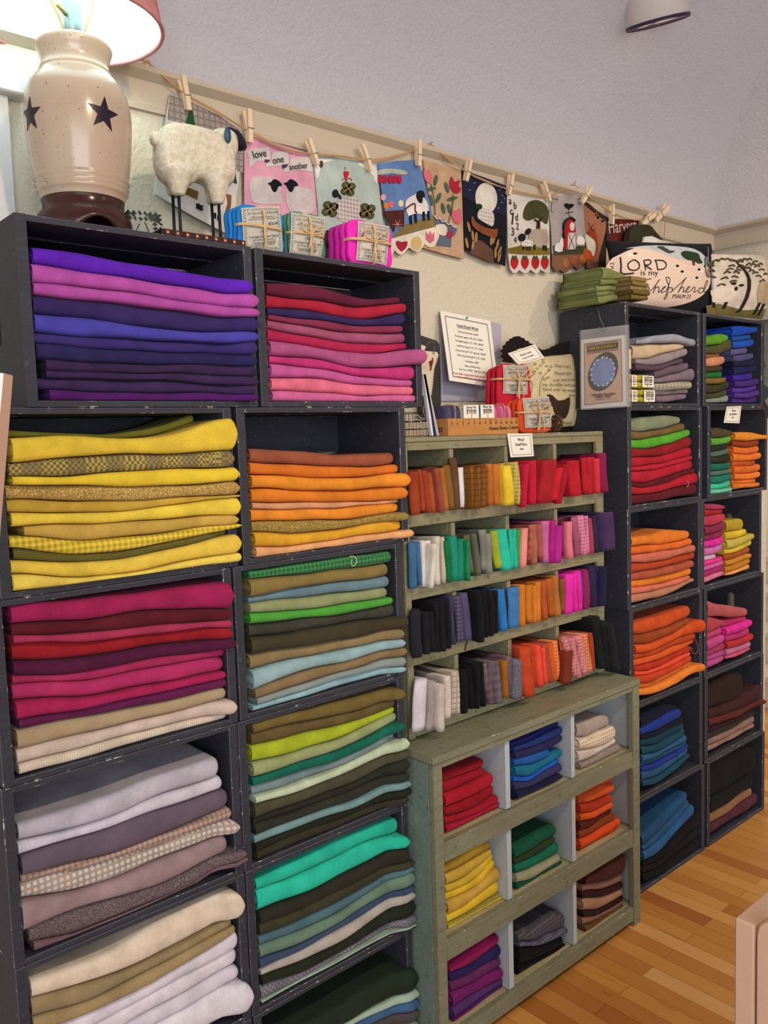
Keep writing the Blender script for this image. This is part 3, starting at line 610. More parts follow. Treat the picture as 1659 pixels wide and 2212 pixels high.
cs('D3', "in the right crate's pink pile", TA, (965, 1225), [[40, 35, 40, 60], [95, 100, 98, 85], [160, 150, 140, 130], [265, 268, 250, 200], [350, 340, 320, 290], [425, 410, 390, 360], [495, 480, 465, 430], [570, 560, 540, 500], [620, 610, 590, 550], [690, 660, 630, 590], [725, 700, 670, 640], [780, 765, 730, 700], [850, 820, 790, 750]],
   [('A03458', 'plain', 963, 1206), ('A81C24', 'plain', 963, 1196), ('B8344E', 'plain', 965, 1225, -.004), ('862448', 'plain', 966, 1222), ('922450', 'plain', 966, 1220), ('D81C9C', 'plain', 968, 1224), ('BC66A4', 'plain', 968, 1214), ('BCA4B4', 'plain', 968, 1150), ('E0248C', 'plain', 968, 1200), ('C05894', 'plain', 968, 1206), ('A81C70', 'plain', 968, 1224), ('C8688C', 'plain', 970, 1218)], seed=22, nm='wool_quarter_cut')
cs('D3', "in the right crate's yellow pile", TA, (1230, 1490), [[205, 195, 190, 230], [325, 310, 290, 260], [400, 385, 360, 330], [490, 485, 440, 390], [550, 530, 500, 460], [610, 590, 560, 530], [660, 640, 610, 580], [730, 710, 680, 640], [755, 740, 715, 690]],
   [('BCA010', 'stripe', 1228, 1412), ('D0B008', 'plain', 1228, 1436), ('B8A83C', 'plain', 1228, 1500, -.006), ('D0B824', 'plain', 1228, 1502), ('A85012', 'plain', 1228, 1492), ('C4800C', 'plain', 1228, 1495), ('BC7A0E', 'plain', 1230, 1495), ('DC9446', 'plain', 1230, 1482)], seed=23, nm='wool_quarter_cut')
cs('D4', "in the right crate's rose pile", TA, (1000, 1215), [[1170, 1165, 1180, 1200], [1345, 1320, 1290, 1250], [1430, 1400, 1370, 1340], [1510, 1490, 1450, 1410], [1565, 1550, 1520, 1490], [1630, 1600, 1580, 1540], [1710, 1680, 1640, 1600]],
   [('B03C48', 'plain', 998, 1214), ('B84068', 'plain', 998, 1205), ('BC4082', 'plain', 1000, 1216, -.006), ('A0345C', 'plain', 1000, 1214), ('B04480', 'plain', 1000, 1212), ('B4488C', 'plain', 1002, 1210)], seed=24, first=1)
cs('D4', "in the right crate's hot pink pile", TA, (1220, 1480), [[1205, 1190, 1172, 1150], [1280, 1250, 1220, 1190], [1360, 1330, 1300, 1250], [1420, 1400, 1370, 1330], [1490, 1470, 1440, 1400], [1560, 1530, 1500, 1460], [1590, 1570, 1530, 1490]],
   [('B82060', 'plain', 1219, 1446), ('D81C90', 'plain', 1219, 1486), ('B8286E', 'plain', 1219, 1460), ('B02430', 'plain', 1219, 1502, -.006), ('B8688C', 'plain', 1220, 1470), ('CC4C6C', 'plain', 1222, 1466)], seed=25, first=1)
cs('D4', 'lying across the rose and hot pink piles', TA, (1000, 1450), [[1000, 1040, 1050, 1080], [1160, 1165, 1178, 1150]], [('B05256', 'plain', 998, 1452, -.004)], seed=26, nm='wool_quarter_cut')
cs('D5', 'in the brown wool crate', TB, (1000, 1540), [[260, 130, 60, 80], [450, 390, 300, 180], [540, 480, 410, 330], [610, 550, 480, 380], [690, 620, 540, 440], [760, 680, 590, 480], [820, 740, 650, 560], [890, 800, 710, 610]],
   [('2C1A14', 'plain', 998, 1420), ('3E1C20', 'plain', 1000, 1565, -.01), ('5C241E', 'plain', 1000, 1575, -.008), ('34161C', 'plain', 1000, 1560), ('40342E', 'tweed', 1002, 1535), ('8A6E62', 'plain', 1002, 1530), ('967468', 'plain', 1004, 1535)], seed=27)
cs('D6', 'in the floor crate of black and plum wool', TB, (1040, 1560), [[1000, 880, 780, 800], [1330, 1240, 1130, 1030], [1480, 1400, 1270, 1180], [1600, 1500, 1380, 1260], [1700, 1600, 1490, 1370]],
   [('0E0E10', 'plain', 1036, 1560), ('121214', 'plain', 1038, 1510), ('8C6444', 'plain', 1040, 1515), ('502830', 'plain', 1040, 1562)], seed=28)
# ------------------------------------------------------------------ sage green cubby cabinet
M_SAGE = painted('sage_cabinet_paint', '86876F', 1.02, '3A3626')
M_SEDGE = worn_edge('sage_cabinet_worn_edge', '6C6A52', 'B8AC90', .58)
SM = [M_SAGE, M_SEDGE]
M_INNER = plaster('pale_blue_cubby_paint', 'BCC6CC', 20, .1, 1.0)
M_SHELF = painted('bare_shelf_top', 'B8AC84', 1.0, '8A7A50')
CX0, CX1, CYF, CYB, CT = .835, 1.709, -.085, .235, .770
t = thing('cubby_cabinet', 'low sage green painted cabinet with nine open cubbies standing on the floor', 'cabinet', (CX0, CYF, 0))
IM = [M_INNER, M_SEDGE]
M_SIDE = painted('blue_green_side_paint', '74887E', 1.1, '4A5A54')
box('side_panel', CX0, CX0+.014, CYF+.018, CYB, 0, CT-.020, [M_SIDE, M_SEDGE], t, .0015, 1)
box('side_panel', CX1-.014, CX1, CYF+.018, CYB, 0, CT-.020, SM, t, .0015, 1)
box('top_board', CX0-.002, CX1+.002, CYF-.002, CYB, CT-.019, CT, SM, t, .002, 1)
box('back_panel', CX0+.015, CX1-.015, CYB-.008, CYB, .001, CT-.021, IM, t, 0)
box('front_post', CX0, CX0+.030, CYF, CYF+.017, 0, CT-.020, SM, t, .0015, 1)
box('front_post', CX1-.036, CX1, CYF, CYF+.017, 0, CT-.020, SM, t, .0015, 1)
ZR = [(.737, .7508), (.503, .553), (.255, .308), (.018, .062)]
for a, b in ZR: box('rail', CX0+.031, CX1-.037, CYF+.001, CYF+.017, a, b-.0005, SM, t, .0015, 1)
DV = [(1.101, 1.122), (1.380, 1.399)]
for a, b in ((.538, .5525), (.293, .3075), (.047, .0615)): box('shelf', CX0+.0145, CX1-.0145, CYF+.0175, CYB-.0085, a, b, [M_SHELF, M_SEDGE], t, .001, 1)
lv = [(.062, .2925), (.308, .5375), (.553, .7505)]
for a, b in DV:
    for z0, z1 in lv: box('divider', a, b, CYF+.012, CYB-.009, z0+.0006, z1-.0006, IM, t, .001, 1)
for z0, z1 in lv:
    for a in (CX0+.0145, CX1-.0165): box('side_liner', a, a+.002, CYF+.018, CYB-.009, z0+.001, z1-.001, IM, t, 0)
TK = (870, 1480, 3.016)
def ks(row, col, where, xr, B, P, **k):
    zf = [.553, .308, .062][row]+.0008; xc = [(.867, 1.0995), (1.124, 1.3785), (1.401, 1.672)][col]
    stack(where, TK, xr, B, P, yf=k.pop('yf', -.055), yb=.17, zmin=zf, xclamp=xc, grp='folded wool piled in the green cabinet cubbies', nm='wool_quarter_cut', **k)
ks(0, 0, 'in the top left cubby of red wool', (265, 600), [[580, 540, 500, 460], [640, 600, 560, 510], [710, 672, 620, 560], [800, 760, 700, 640], [860, 830, 790, 720], [915, 880, 830, 770], [970, 930, 870, 800], [1025, 985, 930, 860]],
   [('900A1C', 'plain', 260, 545, .01), ('960C20', 'plain', 262, 545), ('A80C26', 'plain', 262, 590), ('90081A', 'plain', 264, 600), ('A00A24', 'plain', 265, 614), ('A80C30', 'plain', 268, 625), ('8C0824', 'plain', 270, 612)], seed=31)
ks(0, 1, 'in the top middle cubby of blue wool', (720, 1040), [[385, 345, 290, 240], [405, 370, 310, 260], [440, 410, 370, 310], [480, 460, 420, 360], [530, 515, 470, 415], [590, 590, 530, 460], [640, 630, 560, 500], [695, 670, 620, 560], [760, 730, 680, 620], [795, 770, 720, 655]],
   [('24247A', 'plain', 716, 1030, .01), ('1E3070', 'plain', 718, 1035), ('2A2858', 'plain', 718, 1035), ('1E5AA8', 'plain', 720, 950), ('106C90', 'plain', 720, 1040), ('165AC0', 'plain', 722, 1020), ('38345E', 'plain', 722, 1036), ('1A1C40', 'plain', 724, 1016), ('181848', 'plain', 724, 1040)], seed=32)
ks(0, 2, 'in the top right cubby of beige wool', (1145, 1380), [[255, 225, 200, 205], [350, 340, 300, 260], [425, 415, 395, 350], [510, 480, 430, 390], [565, 540, 500, 460]],
   [('A89890', 'plain', 1142, 1364, .01), ('B8A890', 'check', 1144, 1386), ('CCBCB0', 'plain', 1144, 1392), ('A89890', 'tweed', 1146, 1406)], seed=33)
ks(1, 0, 'in the middle left cubby of yellow wool', (285, 610), [[1190, 1130, 1060, 1010], [1240, 1190, 1120, 1045], [1310, 1270, 1190, 1090], [1365, 1320, 1250, 1130], [1420, 1370, 1300, 1190], [1500, 1440, 1360, 1280], [1570, 1520, 1440, 1370], [1605, 1560, 1490, 1420], [1670, 1610, 1550, 1470]],
   [('C09824', 'plain', 280, 585, .01), ('C4A030', 'plain', 282, 590), ('CCAC24', 'plain', 284, 600), ('D4B008', 'plain', 285, 606), ('C49C38', 'plain', 286, 630), ('DCB810', 'plain', 288, 642), ('989240', 'plain', 290, 636), ('D4B414', 'plain', 292, 638)], seed=34)
ks(1, 1, 'in the centre cubby of green wool', (725, 1010), [[1060, 1010, 950, 910], [1140, 1090, 1030, 980], [1175, 1140, 1090, 1020], [1230, 1200, 1150, 1100], [1290, 1260, 1200, 1150], [1340, 1310, 1260, 1200]],
   [('0E5440', 'plain', 722, 1010, .0), ('2C3E20', 'plain', 724, 1002), ('0C6A52', 'plain', 724, 1022), ('989878', 'plain', 726, 1016), ('0C5440', 'knit', 728, 1030)], seed=35)
ks(1, 2, 'in the middle right cubby of orange wool', (1150, 1380), [[700, 660, 620, 590], [715, 700, 660, 640], [780, 770, 740, 700], [840, 820, 780, 750], [890, 870, 830, 790], [950, 920, 870, 830], [1010, 980, 930, 880], [1075, 1050, 1000, 930], [1105, 1080, 1040, 980]],
   [('CC3C0A', 'plain', 1148, 1376, .01), ('D45818', 'plain', 1148, 1390), ('B0340A', 'plain', 1150, 1356), ('D8540A', 'plain', 1150, 1362), ('5C2214', 'plain', 1150, 1366), ('98441C', 'stripe', 1152, 1386), ('E04A0A', 'plain', 1152, 1416), ('B8360A', 'plain', 1154, 1400)], seed=36)
ks(2, 0, 'in the bottom left cubby of purple wool', (310, 660), [[1830, 1750, 1670, 1620], [1890, 1840, 1760, 1680], [1940, 1900, 1820, 1760], [2010, 1960, 1890, 1830], [2110, 2030, 1960, 1900], [2180, 2110, 2030, 1970], [2250, 2190, 2110, 2020], [2300, 2250, 2170, 2080]],
   [('8E1252', 'plain', 305, 692), ('2A205C', 'plain', 308, 680), ('64285E', 'plain', 310, 645), ('721864', 'plain', 312, 660), ('542E6C', 'plain', 315, 652), ('26225E', 'plain', 318, 650), ('681860', 'plain', 320, 655)], seed=37)
ks(2, 1, 'in the bottom middle cubby of grey and black wool', (745, 1080), [[1620, 1580, 1510, 1480], [1680, 1670, 1620, 1565], [1700, 1690, 1660, 1610], [1830, 1790, 1730, 1690], [1925, 1870, 1810, 1740]],
   [('403C48', 'check', 742, 1082, 0), ('4C485E', 'check', 744, 1085), ('0E0E12', 'plain', 746, 1040), ('0A0A0E', 'plain', 748, 1052)], seed=38)
ks(2, 2, 'in the bottom right cubby of brown wool', (1170, 1480), [[1230, 1180, 1110, 1080], [1300, 1280, 1250, 1190], [1350, 1340, 1310, 1260], [1400, 1385, 1350, 1310], [1475, 1470, 1410, 1340], [1520, 1500, 1450, 1420], [1570, 1555, 1500, 1450], [1640, 1610, 1550, 1500]],
   [('4C2420', 'plain', 1168, 1540, -.012), ('906A5E', 'plain', 1168, 1485), ('38181C', 'plain', 1170, 1492), ('A88062', 'plain', 1170, 1472), ('30181C', 'plain', 1172, 1440), ('946856', 'plain', 1172, 1438), ('684824', 'plain', 1174, 1420)], seed=39)
# ------------------------------------------------------------------ pigeonhole rack
RX0, RX1, RYF, RYB = .874, 1.709, .035, .240; RZ0 = CT+.0006; RZT = 1.516
t = thing('pigeonhole_rack', 'sage green painted pigeonhole rack of filed wool pieces, standing on the cubby cabinet', 'shelf', (RX0, RYF, RZ0))
M_SAGE2 = painted('rack_paint', '8A8568', 1.1, '4A4430'); SM2 = [M_SAGE2, M_SEDGE]
M_BLUEIN = plaster('blue_grey_rack_paint', 'A6B6C8', 20, .1, 1.0)
box('side_panel', RX0, RX0+.012, RYF+.012, RYB, RZ0, RZT-.013, SM2, t, .0015, 1)
box('side_panel', RX1-.012, RX1, RYF+.012, RYB, RZ0, RZT-.013, SM2, t, .0015, 1)
box('top_board', RX0, RX1, RYF, RYB, RZT-.012, RZT, SM2, t, .0015, 1)
box('top_rail', RX0+.022, RX1-.037, RYF, RYF+.0115, 1.484, RZT-.0125, SM2, t, .0015, 1)
box('front_post', RX0, RX0+.0215, RYF, RYF+.0115, RZ0, RZT-.0125, SM2, t, .0015, 1)
box('front_post', RX1-.0365, RX1, RYF, RYF+.0115, RZ0, RZT-.0125, SM2, t, .0015, 1)
box('back_panel', RX0+.0125, RX1-.0125, RYB-.007, RYB, RZ0+.001, RZT-.013, [M_BLUEIN], t, 0)
SHELF = [1.330, 1.150, .986, .806]
for z in SHELF:
    box('rail', RX0+.022, RX1-.037, RYF, RYF+.0115, z-.032, z, SM2, t, .0015, 1)
    box('shelf', RX0+.0125, RX1-.0125, RYF+.012, RYB-.0075, z-.009, z-.0005, [M_BLUEIN, M_SEDGE], t, 0)
tops = [1.503]+[z-.0095 for z in SHELF[:-1]]
for a, b in ((1.039, 1.054), (1.251, 1.266), (1.464, 1.479)):
    for z0, z1 in zip(SHELF, tops): box('divider', a, b, RYF+.0005+.012, RYB-.0075, z0, z1, SM2, t, .001, 1); box('divider', a, b, RYF+.0005, RYF+.0118, z0+.0004, (z1-.024 if z1 < 1.5 else 1.4835), SM2, t, .001, 1)
def file_piece(xt, yt, xb, yb, w, hexc, pat, row, idx, T, seed):
    rnd = random.Random(seed); zf = SHELF[row]
    vt = (T[0]+xt/T[2], T[1]+yt/T[2]); vb = (T[0]+xb/T[2], T[1]+yb/T[2])
    yfr = max(-.052, min(.028, WZ(vb[0], vb[1], zf+.001).y))
    yfr = .010+(yfr-.010)*.5+(.0035 if idx % 2 else -.0015)
    if W(vb[0], vb[1], yfr).x > RX1-.05: yfr = min(yfr, .016)
    a = W(vt[0], vt[1], yfr); b = W(vb[0], vb[1], yfr)
    sc = (W(vt[0]+5, vt[1], yfr).x-a.x)/5
    wd = w/T[2]*sc*.94
    z0 = max(zf+.0008, min(b.z, zf+.02)) if yfr > .018 else max(zf-.026, min(b.z, zf+.0008))
    z1 = min(a.z, tops[row]-.004)
    bm = bmesh.new(); rings = []; nz = 9; ph = rnd.uniform(0, 6.28); bend = rnd.uniform(-.0025, .0025)
    yback = .165+rnd.uniform(-.01, .02)
    cells = [(RX0+.0235, 1.038), (1.055, 1.250), (1.267, 1.463), (1.480, RX1-.038)]; xm = b.x; cell = min(cells, key=lambda c: 0 if c[0] <= xm <= c[1] else min(abs(xm-c[0]), abs(xm-c[1])))
    shallow = False
    if shallow: yback = RYF-.003; yfr = min(yfr, RYF-.03)
    def bk(x): return x if shallow else max(cell[0]+.001, min(cell[1]-.001, x))
    for i in range(nz+1):
        s = i/nz; z = z0+(z1-z0)*s; xc = b.x+(a.x-b.x)*s+bend*math.sin(PI*s); e = min(s, 1-s); kk = 1 if e > .04 else .93
        hw = wd/2*.96*kk*(1+.03*math.sin(7*s+ph)); rr = min(hw*1.1, .010); fy = yfr+.001*math.sin(5*s+ph)
        pts = []
        for j in range(9):
            q = PI*j/8; pts.append((xc-hw*math.cos(q), fy+rr*(1-math.sin(q)**.8)))
        zi = z if fy > RYF else z
        yl = (RYF-.004, RYF-.0035, yback) if shallow else (RYF-.002, .075, yback)
        for q_, yy in enumerate(yl): pts.append((bk(xc+hw*(.9, .75, .7)[q_]), yy))
        for q_, yy in reversed(list(enumerate(yl))): pts.append((bk(xc-hw*(.9, .75, .7)[q_]), yy))
        ring = []
        for (px, py) in pts:
            zz = z
            if py > RYF-.0045 and not shallow: zz = max(z, zf+.0008+s*.01)
            if s > .9 and py > .05: zz -= .004
            ring.append(bm.verts.new((px, py, zz)))
        rings.append(ring)
    n = len(rings[0])
    for A, B in zip(rings, rings[1:]):
        for k in range(n): bm.faces.new((A[k], A[(k+1) % n], B[(k+1) % n], B[k]))
    bm.faces.new(rings[0]); bm.faces.new(rings[-1][::-1])
    o = bmo('filed_wool_piece', bm, wool(hexc, pat), None, True)
    patw = {'plain': '', 'check': 'checked ', 'plaid': 'plaid ', 'grid': 'windowpane check ', 'stripe': 'striped ', 'tweed': 'tweed '}[pat]
    rw = ['top', 'second', 'third', 'bottom'][row]
    tag(o, uniq(f'{cname(hexc)} {patw}wool piece, {NUM[idx]} from the left in the rack\'s {rw} row'), 'fabric', 'small wool pieces filed upright in the rack')
TR1 = (870, 960, 3.318); TR2 = (870, 1220, 3.318)
R1 = '''85 195 105 505 78 983A18;125 180 158 478 36 A0401E;158 188 205 480 45 9C3C22;195 192 225 480 30 8E3830;215 200 240 475 56 A85224;252 170 290 490 36 924434;288 168 322 465 42 A86424;325 150 370 460 56 84602A;370 97 402 450 56 64442A;430 165 446 450 52 E8E4E4;466 155 488 440 30 7C4C18 grid;505 155 512 465 50 805018 grid;552 165 545 465 42 805018 grid;602 165 585 455 52 805018 grid;628 138 642 430 42 B06420 plain;682 140 697 430 56 BC6C24 plain;722 135 738 395 32 C09A34;766 150 780 435 78 DCBC10;815 127 848 430 46 94883C check;860 132 882 400 52 94445A plaid;900 140 878 450 38 B41034;942 115 945 430 52 B80E30;990 110 982 400 42 901224;1068 110 1030 420 112 A01222;1150 165 1092 400 72 C01024;1186 142 1130 425 40 9C0E24;1240 115 1255 370 92 B41024;1308 97 1322 350 46 A81024;1345 90 1352 350 36 B01428;1372 92 1374 350 30 B41830;1404 100 1408 350 40 C42C38;1440 62 1462 330 62 86164A'''
R2 = '''78 700 90 1015 62 3A668C;122 700 140 1008 38 3A668C;148 688 160 1000 28 CCC8BE;186 690 190 1000 56 D0CAC0;236 712 216 1030 34 D0CAC0;256 660 262 1005 42 CCC4B8;292 665 302 980 32 C0B4A2;322 690 345 990 44 0A6C3C;370 660 395 970 62 0C8C6E;440 680 438 975 62 0C8868;474 690 482 980 28 0C7C4C;468 650 502 920 50 645C44;522 640 556 925 42 5C6050;580 612 602 900 56 7C7C74;624 640 638 890 46 84847E;666 620 702 885 62 96A61C;722 610 762 885 78 12BCA0;778 610 797 885 28 10B89C;808 610 822 880 28 10B89C;838 610 850 880 40 409040;892 602 876 880 46 DC867E;930 575 922 830 36 B06050 plaid;952 575 956 850 42 B46854 stripe;988 570 1006 815 42 B05C50 stripe;1036 550 1052 820 66 C06096;1090 545 1090 850 38 AC1880;1136 585 1122 850 52 A81E88;1168 555 1178 800 40 98204E;1202 555 1217 815 46 D87488;1242 520 1266 795 52 9C5070;1290 510 1316 780 46 B06484 check;1324 512 1340 780 28 B06484 check;1348 530 1368 750 36 98385C;1378 512 1400 755 36 33243A;1412 490 1440 740 42 30244E;1486 485 1500 740 84 48305A'''
R3 = '''100 330 120 665 84 22242E;172 345 190 640 50 1A1A20;212 345 228 625 42 18181C;250 262 268 625 46 18181C;290 255 306 620 42 16161A;328 250 342 600 42 16161A;352 225 376 550 36 3C3656;402 225 428 555 56 3C3850 check;448 205 485 505 58 544C70;508 185 532 500 52 111116;552 190 576 555 52 111116;592 190 608 520 42 101014;636 190 646 510 46 101014;672 190 680 490 42 101014;716 180 742 465 57 2072B8;802 165 816 450 92 3874AC;866 145 872 435 46 C27012;916 145 926 410 52 C47412;952 150 960 410 28 C87814;982 125 982 410 42 C87414;1022 115 1032 375 46 A84E1C;1062 100 1086 365 52 AC5614;1106 80 1126 330 46 A86A28;1156 100 1162 335 46 844A2A;1206 70 1206 340 62 E81CA8;1244 55 1250 335 28 E01CA0;1270 45 1282 305 32 DC20A0;1290 50 1302 310 26 5434A8;1312 35 1322 310 34 8C2050;1336 45 1338 300 28 8A2458;1366 10 1386 260 62 2E2248;1410 15 1416 250 38 30264E;1450 15 1444 295 58 1E1C3E'''
R4 = '''148 830 125 1190 104 D4CCD4;228 840 206 1190 60 A89C98 stripe;286 862 290 1195 52 C4B4AE;328 800 336 1100 52 D0C2B8;356 790 372 1060 32 B8A898 grid;386 765 412 1070 56 C8B8A6 grid;448 760 456 1065 52 0F0F13;492 730 512 1030 52 0E0E12;536 710 548 1030 42 0E0E12;570 710 592 1015 46 0E0E12;600 710 640 1000 36 786060 plaid;630 710 660 1000 28 746068 plaid;672 700 702 995 62 746470 plaid;698 680 722 940 32 644248;740 690 756 955 42 965C14;772 660 796 945 42 745C68;838 680 838 960 74 7C7884 tweed;862 600 880 900 26 D86810;888 600 926 945 84 BC3E12;930 590 962 870 42 B44012;962 610 984 800 32 7A3414;976 580 1004 880 46 E84628;1012 600 1034 850 28 E84428;1028 570 1068 845 52 A8402C;1068 570 1100 830 38 CC5A12;1102 550 1132 820 42 CC6420 check;1158 520 1190 785 52 E27A16;1202 620 1190 850 72 742A12;1172 530 1250 800 46 AC6468 check;1222 520 1276 810 42 AC6468 check;1272 520 1320 785 46 B06868 check;1310 500 1350 770 56 B46440 check;1352 490 1376 750 38 A03E12;1352 400 1402 650 42 6C3218;1392 380 1450 740 72 14181A;1450 412 1500 750 62 14181A;1492 430 1540 755 62 14181A'''
for row, (txt, T) in enumerate(((R1, TR1), (R2, TR1), (R3, TR2), (R4, TR2))):
    for i, s in enumerate(txt.split(';')):
        p = s.split(); a = [float(q) for q in p[:5]]
        file_piece(a[0], a[1], a[2], a[3], a[4], p[5], p[6] if len(p) > 6 else 'plain', row, i, T, row*100+i)
# ------------------------------------------------------------------ table lamp on the top left crate
ZT = H*6+.0004; LX, LY = .168, .12
m = NT('speckled_stoneware'); co = m.coord()
sp = m.ramp(m.noise(co, 170, 2, .5), [(.70, (0, 0, 0)), (.74, (1, 1, 1))])
b = m.mix(m.noise(co, 6, 3), lin('AC9480', 1.05), lin('BCAA94', 1.05))
m.set('Base Color', m.mix(sp, b, lin('4A2C22'))); m.set('Roughness', .22); m.set('Coat Weight', .15); M_STONE = m.m
M_BROWNGL = flat('5A3A34', .2, 1.1, spec=.6, name='brown_glaze')
M_SHADEIN = flat('F6F4EE', .8, 1.1, name='shade_lining'); M_PINK = wool('C07C7C')
lamp = thing('table_lamp', 'speckled cream stoneware lamp with dark stars and pink shade on top left crate', 'lamp', (LX, LY, ZT))
prof = [(.078, 1.972), (.0795, 1.978), (.082, 1.984), (.0862, 1.988), (.0838, 1.9915), (.0838, 1.993), (.088, 1.9975), (.0855, 2.001), (.0855, 2.003), (.0898, 2.0075), (.0878, 2.011), (.0878, 2.014), (.092, 2.035), (.0958, 2.07), (.0985, 2.10), (.1, 2.125), (.0985, 2.148), (.0945, 2.168), (.088, 2.184), (.079, 2.196), (.0715, 2.204), (.068, 2.208), (.0665, 2.211), (.0672, 2.214), (.0645, 2.218), (.0625, 2.226), (.0635, 2.235), (.067, 2.246), (.0705, 2.254), (.0712, 2.260), (.0695, 2.264), (.062, 2.266), (.0, 2.266)]
prof = [(r*.95, 1.972+(z-1.972)*.958) for r, z in prof]
lathe('lamp_body', prof, (LX, LY), M_STONE, lamp, 72)
def body_r(z):
    for (r0, z0), (r1, z1) in zip(prof, prof[1:]):
        if z0 <= z <= z1: return r0+(r1-r0)*(z-z0)/max(1e-6, z1-z0)
    return .1
bm = bmesh.new(); NB = 96; rows = []
for r, z, lift in ((.084, ZT+.0002, 1), (.086, ZT+.012, .6), (.0855, ZT+.026, .1), (.082, ZT+.038, 0), (.076, ZT+.045, 0), (.072, ZT+.052, 0), (.0735, ZT+.064, 0), (.0735, ZT+.0675, 0)):
    ring = []
    for k in range(NB):
        a = 2*PI*k/NB; q = (math.degrees(a)+112+28) % 90; arch = max(0, 1-((q-45)/26)**2)
        ring.append(bm.verts.new((LX+r*math.cos(a), LY+r*math.sin(a), z+lift*.024*arch)))
    rows.append(ring)
for A, B in zip(rows, rows[1:]):
    for k in range(NB): bm.faces.new((A[k], A[(k+1) % NB], B[(k+1) % NB], B[k]))
bmesh.ops.solidify(bm, geom=list(bm.faces), thickness=.006)
bmo('lamp_base', bm, M_BROWNGL, lamp, True)
def star_pts(cx, cy, R, r, rot=0): return [(cx+(R if k % 2 == 0 else r)*math.sin(rot+PI*k/5), cy+(R if k % 2 == 0 else r)*math.cos(rot+PI*k/5)) for k in range(10)]
M_STAR = flat('2A1E2C', .35, 1, name='star_glaze')
for th0 in (-85, -171, 100):
    bm = bmesh.new(); plate_bm(bm, [star_pts(0, 0, .031, .0125, .1)], 0, .0006, None, .006)
    for v in bm.verts:
        z = 2.106+v.co.z; a = math.radians(th0)+v.co.x/.095; r = body_r(z)+.0009-v.co.y
        v.co = Vector((LX+r*math.cos(a), LY+r*math.sin(a), z))
    o = bmo('star', bm, M_STAR, lamp)
sh = lathe('lamp_shade', [(.161, 2.288), (.122, 2.56)], (LX, LY), M_PINK, lamp, 96)
lathe('shade_lining', [(.1588, 2.289), (.1200, 2.559)], (LX, LY), M_SHADEIN, sh, 96)
bm = bmesh.new(); ring = [(LX+.1600*math.cos(2*PI*k/96), LY+.1600*math.sin(2*PI*k/96), 2.287) for k in range(97)]; tube_bm(bm, ring, .0042, 8)
bmo('shade_trim', bm, wool('C48484'), sh, True)
M_BRASS = flat('A89050', .35, 1.0, .6, name='brass'); M_NICK = flat('8E9C9C', .35, 1.0, .6, name='nickel')
sk = lathe('socket', [(0, 2.255), (.008, 2.255), (.008, 2.268), (.013, 2.270), (.017, 2.278), (.0175, 2.290), (.0185, 2.322), (.0185, 2.34), (0, 2.34)], (LX, LY), M_NICK, lamp, 32)
tube('switch_key', [(LX-.016, LY-.010, 2.300), (LX-.030, LY-.022, 2.302), (LX-.038, LY-.029, 2.302)], .0035, M_BRASS, sk)
for s in (-1, 1): tube('harp', [(LX+s*.006, LY, 2.262), (LX+s*.018, LY-.004, 2.270), (LX+s*.024, LY-.004, 2.290), (LX+s*.042, LY, 2.34), (LX+s*.05, LY, 2.42), (LX+s*.03, LY, 2.51), (LX, LY, 2.535)], .0018, M_BRASS, lamp, 6, 5)
me_ = bpy.data.materials.new('bulb_glow'); me_.use_nodes = True; bb = me_.node_tree.nodes['Principled BSDF']; bb.inputs['Emission Color'].default_value = (.72, 1, .98, 1); bb.inputs['Emission Strength'].default_value = 48
lathe('bulb', [(.0, 2.345), (.014, 2.350), (.022, 2.39), (.029, 2.41), (.029, 2.43), (.02, 2.448), (0, 2.455)], (LX, LY), me_, lamp, 24)
# ------------------------------------------------------------------ sheep figure
m = NT('antiqued_plaster'); co = m.coord(); n = m.noise(co, 90, 5, .7)
m.set('Base Color', m.mix(m.ramp(n, [(.35, (0, 0, 0)), (.6, (1, 1, 1))]), lin('C0B49A', 1.1), lin('D8D0BE', 1.1))); m.set('Roughness', .8); m.bump(n, .8, .004); M_PLAST = m.m
SY = .10; sheep = thing('sheep_figure', 'rustic cream sheep figure with black head on black stick legs beside the lamp', 'ornament', (W(420, 500, SY).x, SY, ZT))
def sup(bm, c, r, e=2.4, nu=20, nv=12):
    S = lambda t, p: math.copysign(abs(t)**p, t); rows = []
    for i in range(nv+1):
        ph = -PI/2+PI*i/nv; row = []
        for j in range(nu):
            th = 2*PI*j/nu; row.append(bm.verts.new((c[0]+r[0]*S(math.cos(ph), 2/e)*S(math.cos(th), 2/e), c[1]+r[1]*S(math.cos(ph), 2/e)*S(math.sin(th), 2/e), c[2]+r[2]*S(math.sin(ph), 2/e))))
        rows.append(row)
    for A, B in zip(rows, rows[1:]):
        for k in range(nu): bm.faces.new((A[k], A[(k+1) % nu], B[(k+1) % nu], B[k]))
    bmesh.ops.remove_doubles(bm, verts=bm.verts, dist=1e-6)
def cone_bm(bm, p0, p1, r0, r1, ns=20, flat_=1.0):
    tube_bm(bm, [Vector(p0)+(Vector(p1)-Vector(p0))*i/6 for i in range(7)], [r0+(r1-r0)*i/6 for i in range(7)], ns)
P_ = lambda u, v, dy=0: W(u, v, SY+dy)
bm = bmesh.new(); k_ = (P_(510, 330).x-P_(330, 330).x)/180
a = P_(420, 334); sup(bm, a, (.079, .037, .052), 3.4)
a = P_(380, 345); sup(bm, a, (.044, .036, .052), 2.8); a = P_(463, 350); sup(bm, a, (.042, .036, .054), 2.8)
a = P_(482, 312); sup(bm, a, (.028, .030, .030), 2.8)
for dy in (-.016, .014):
    cone_bm(bm, P_(384, 368, dy), P_(385 if dy < 0 else 374, 424, dy), .031, .012)
    cone_bm(bm, P_(468, 374, dy), P_(470 if dy < 0 else 458, 442, dy), .031, .012)
o = bmo('body', bm, M_PLAST, sheep, True)
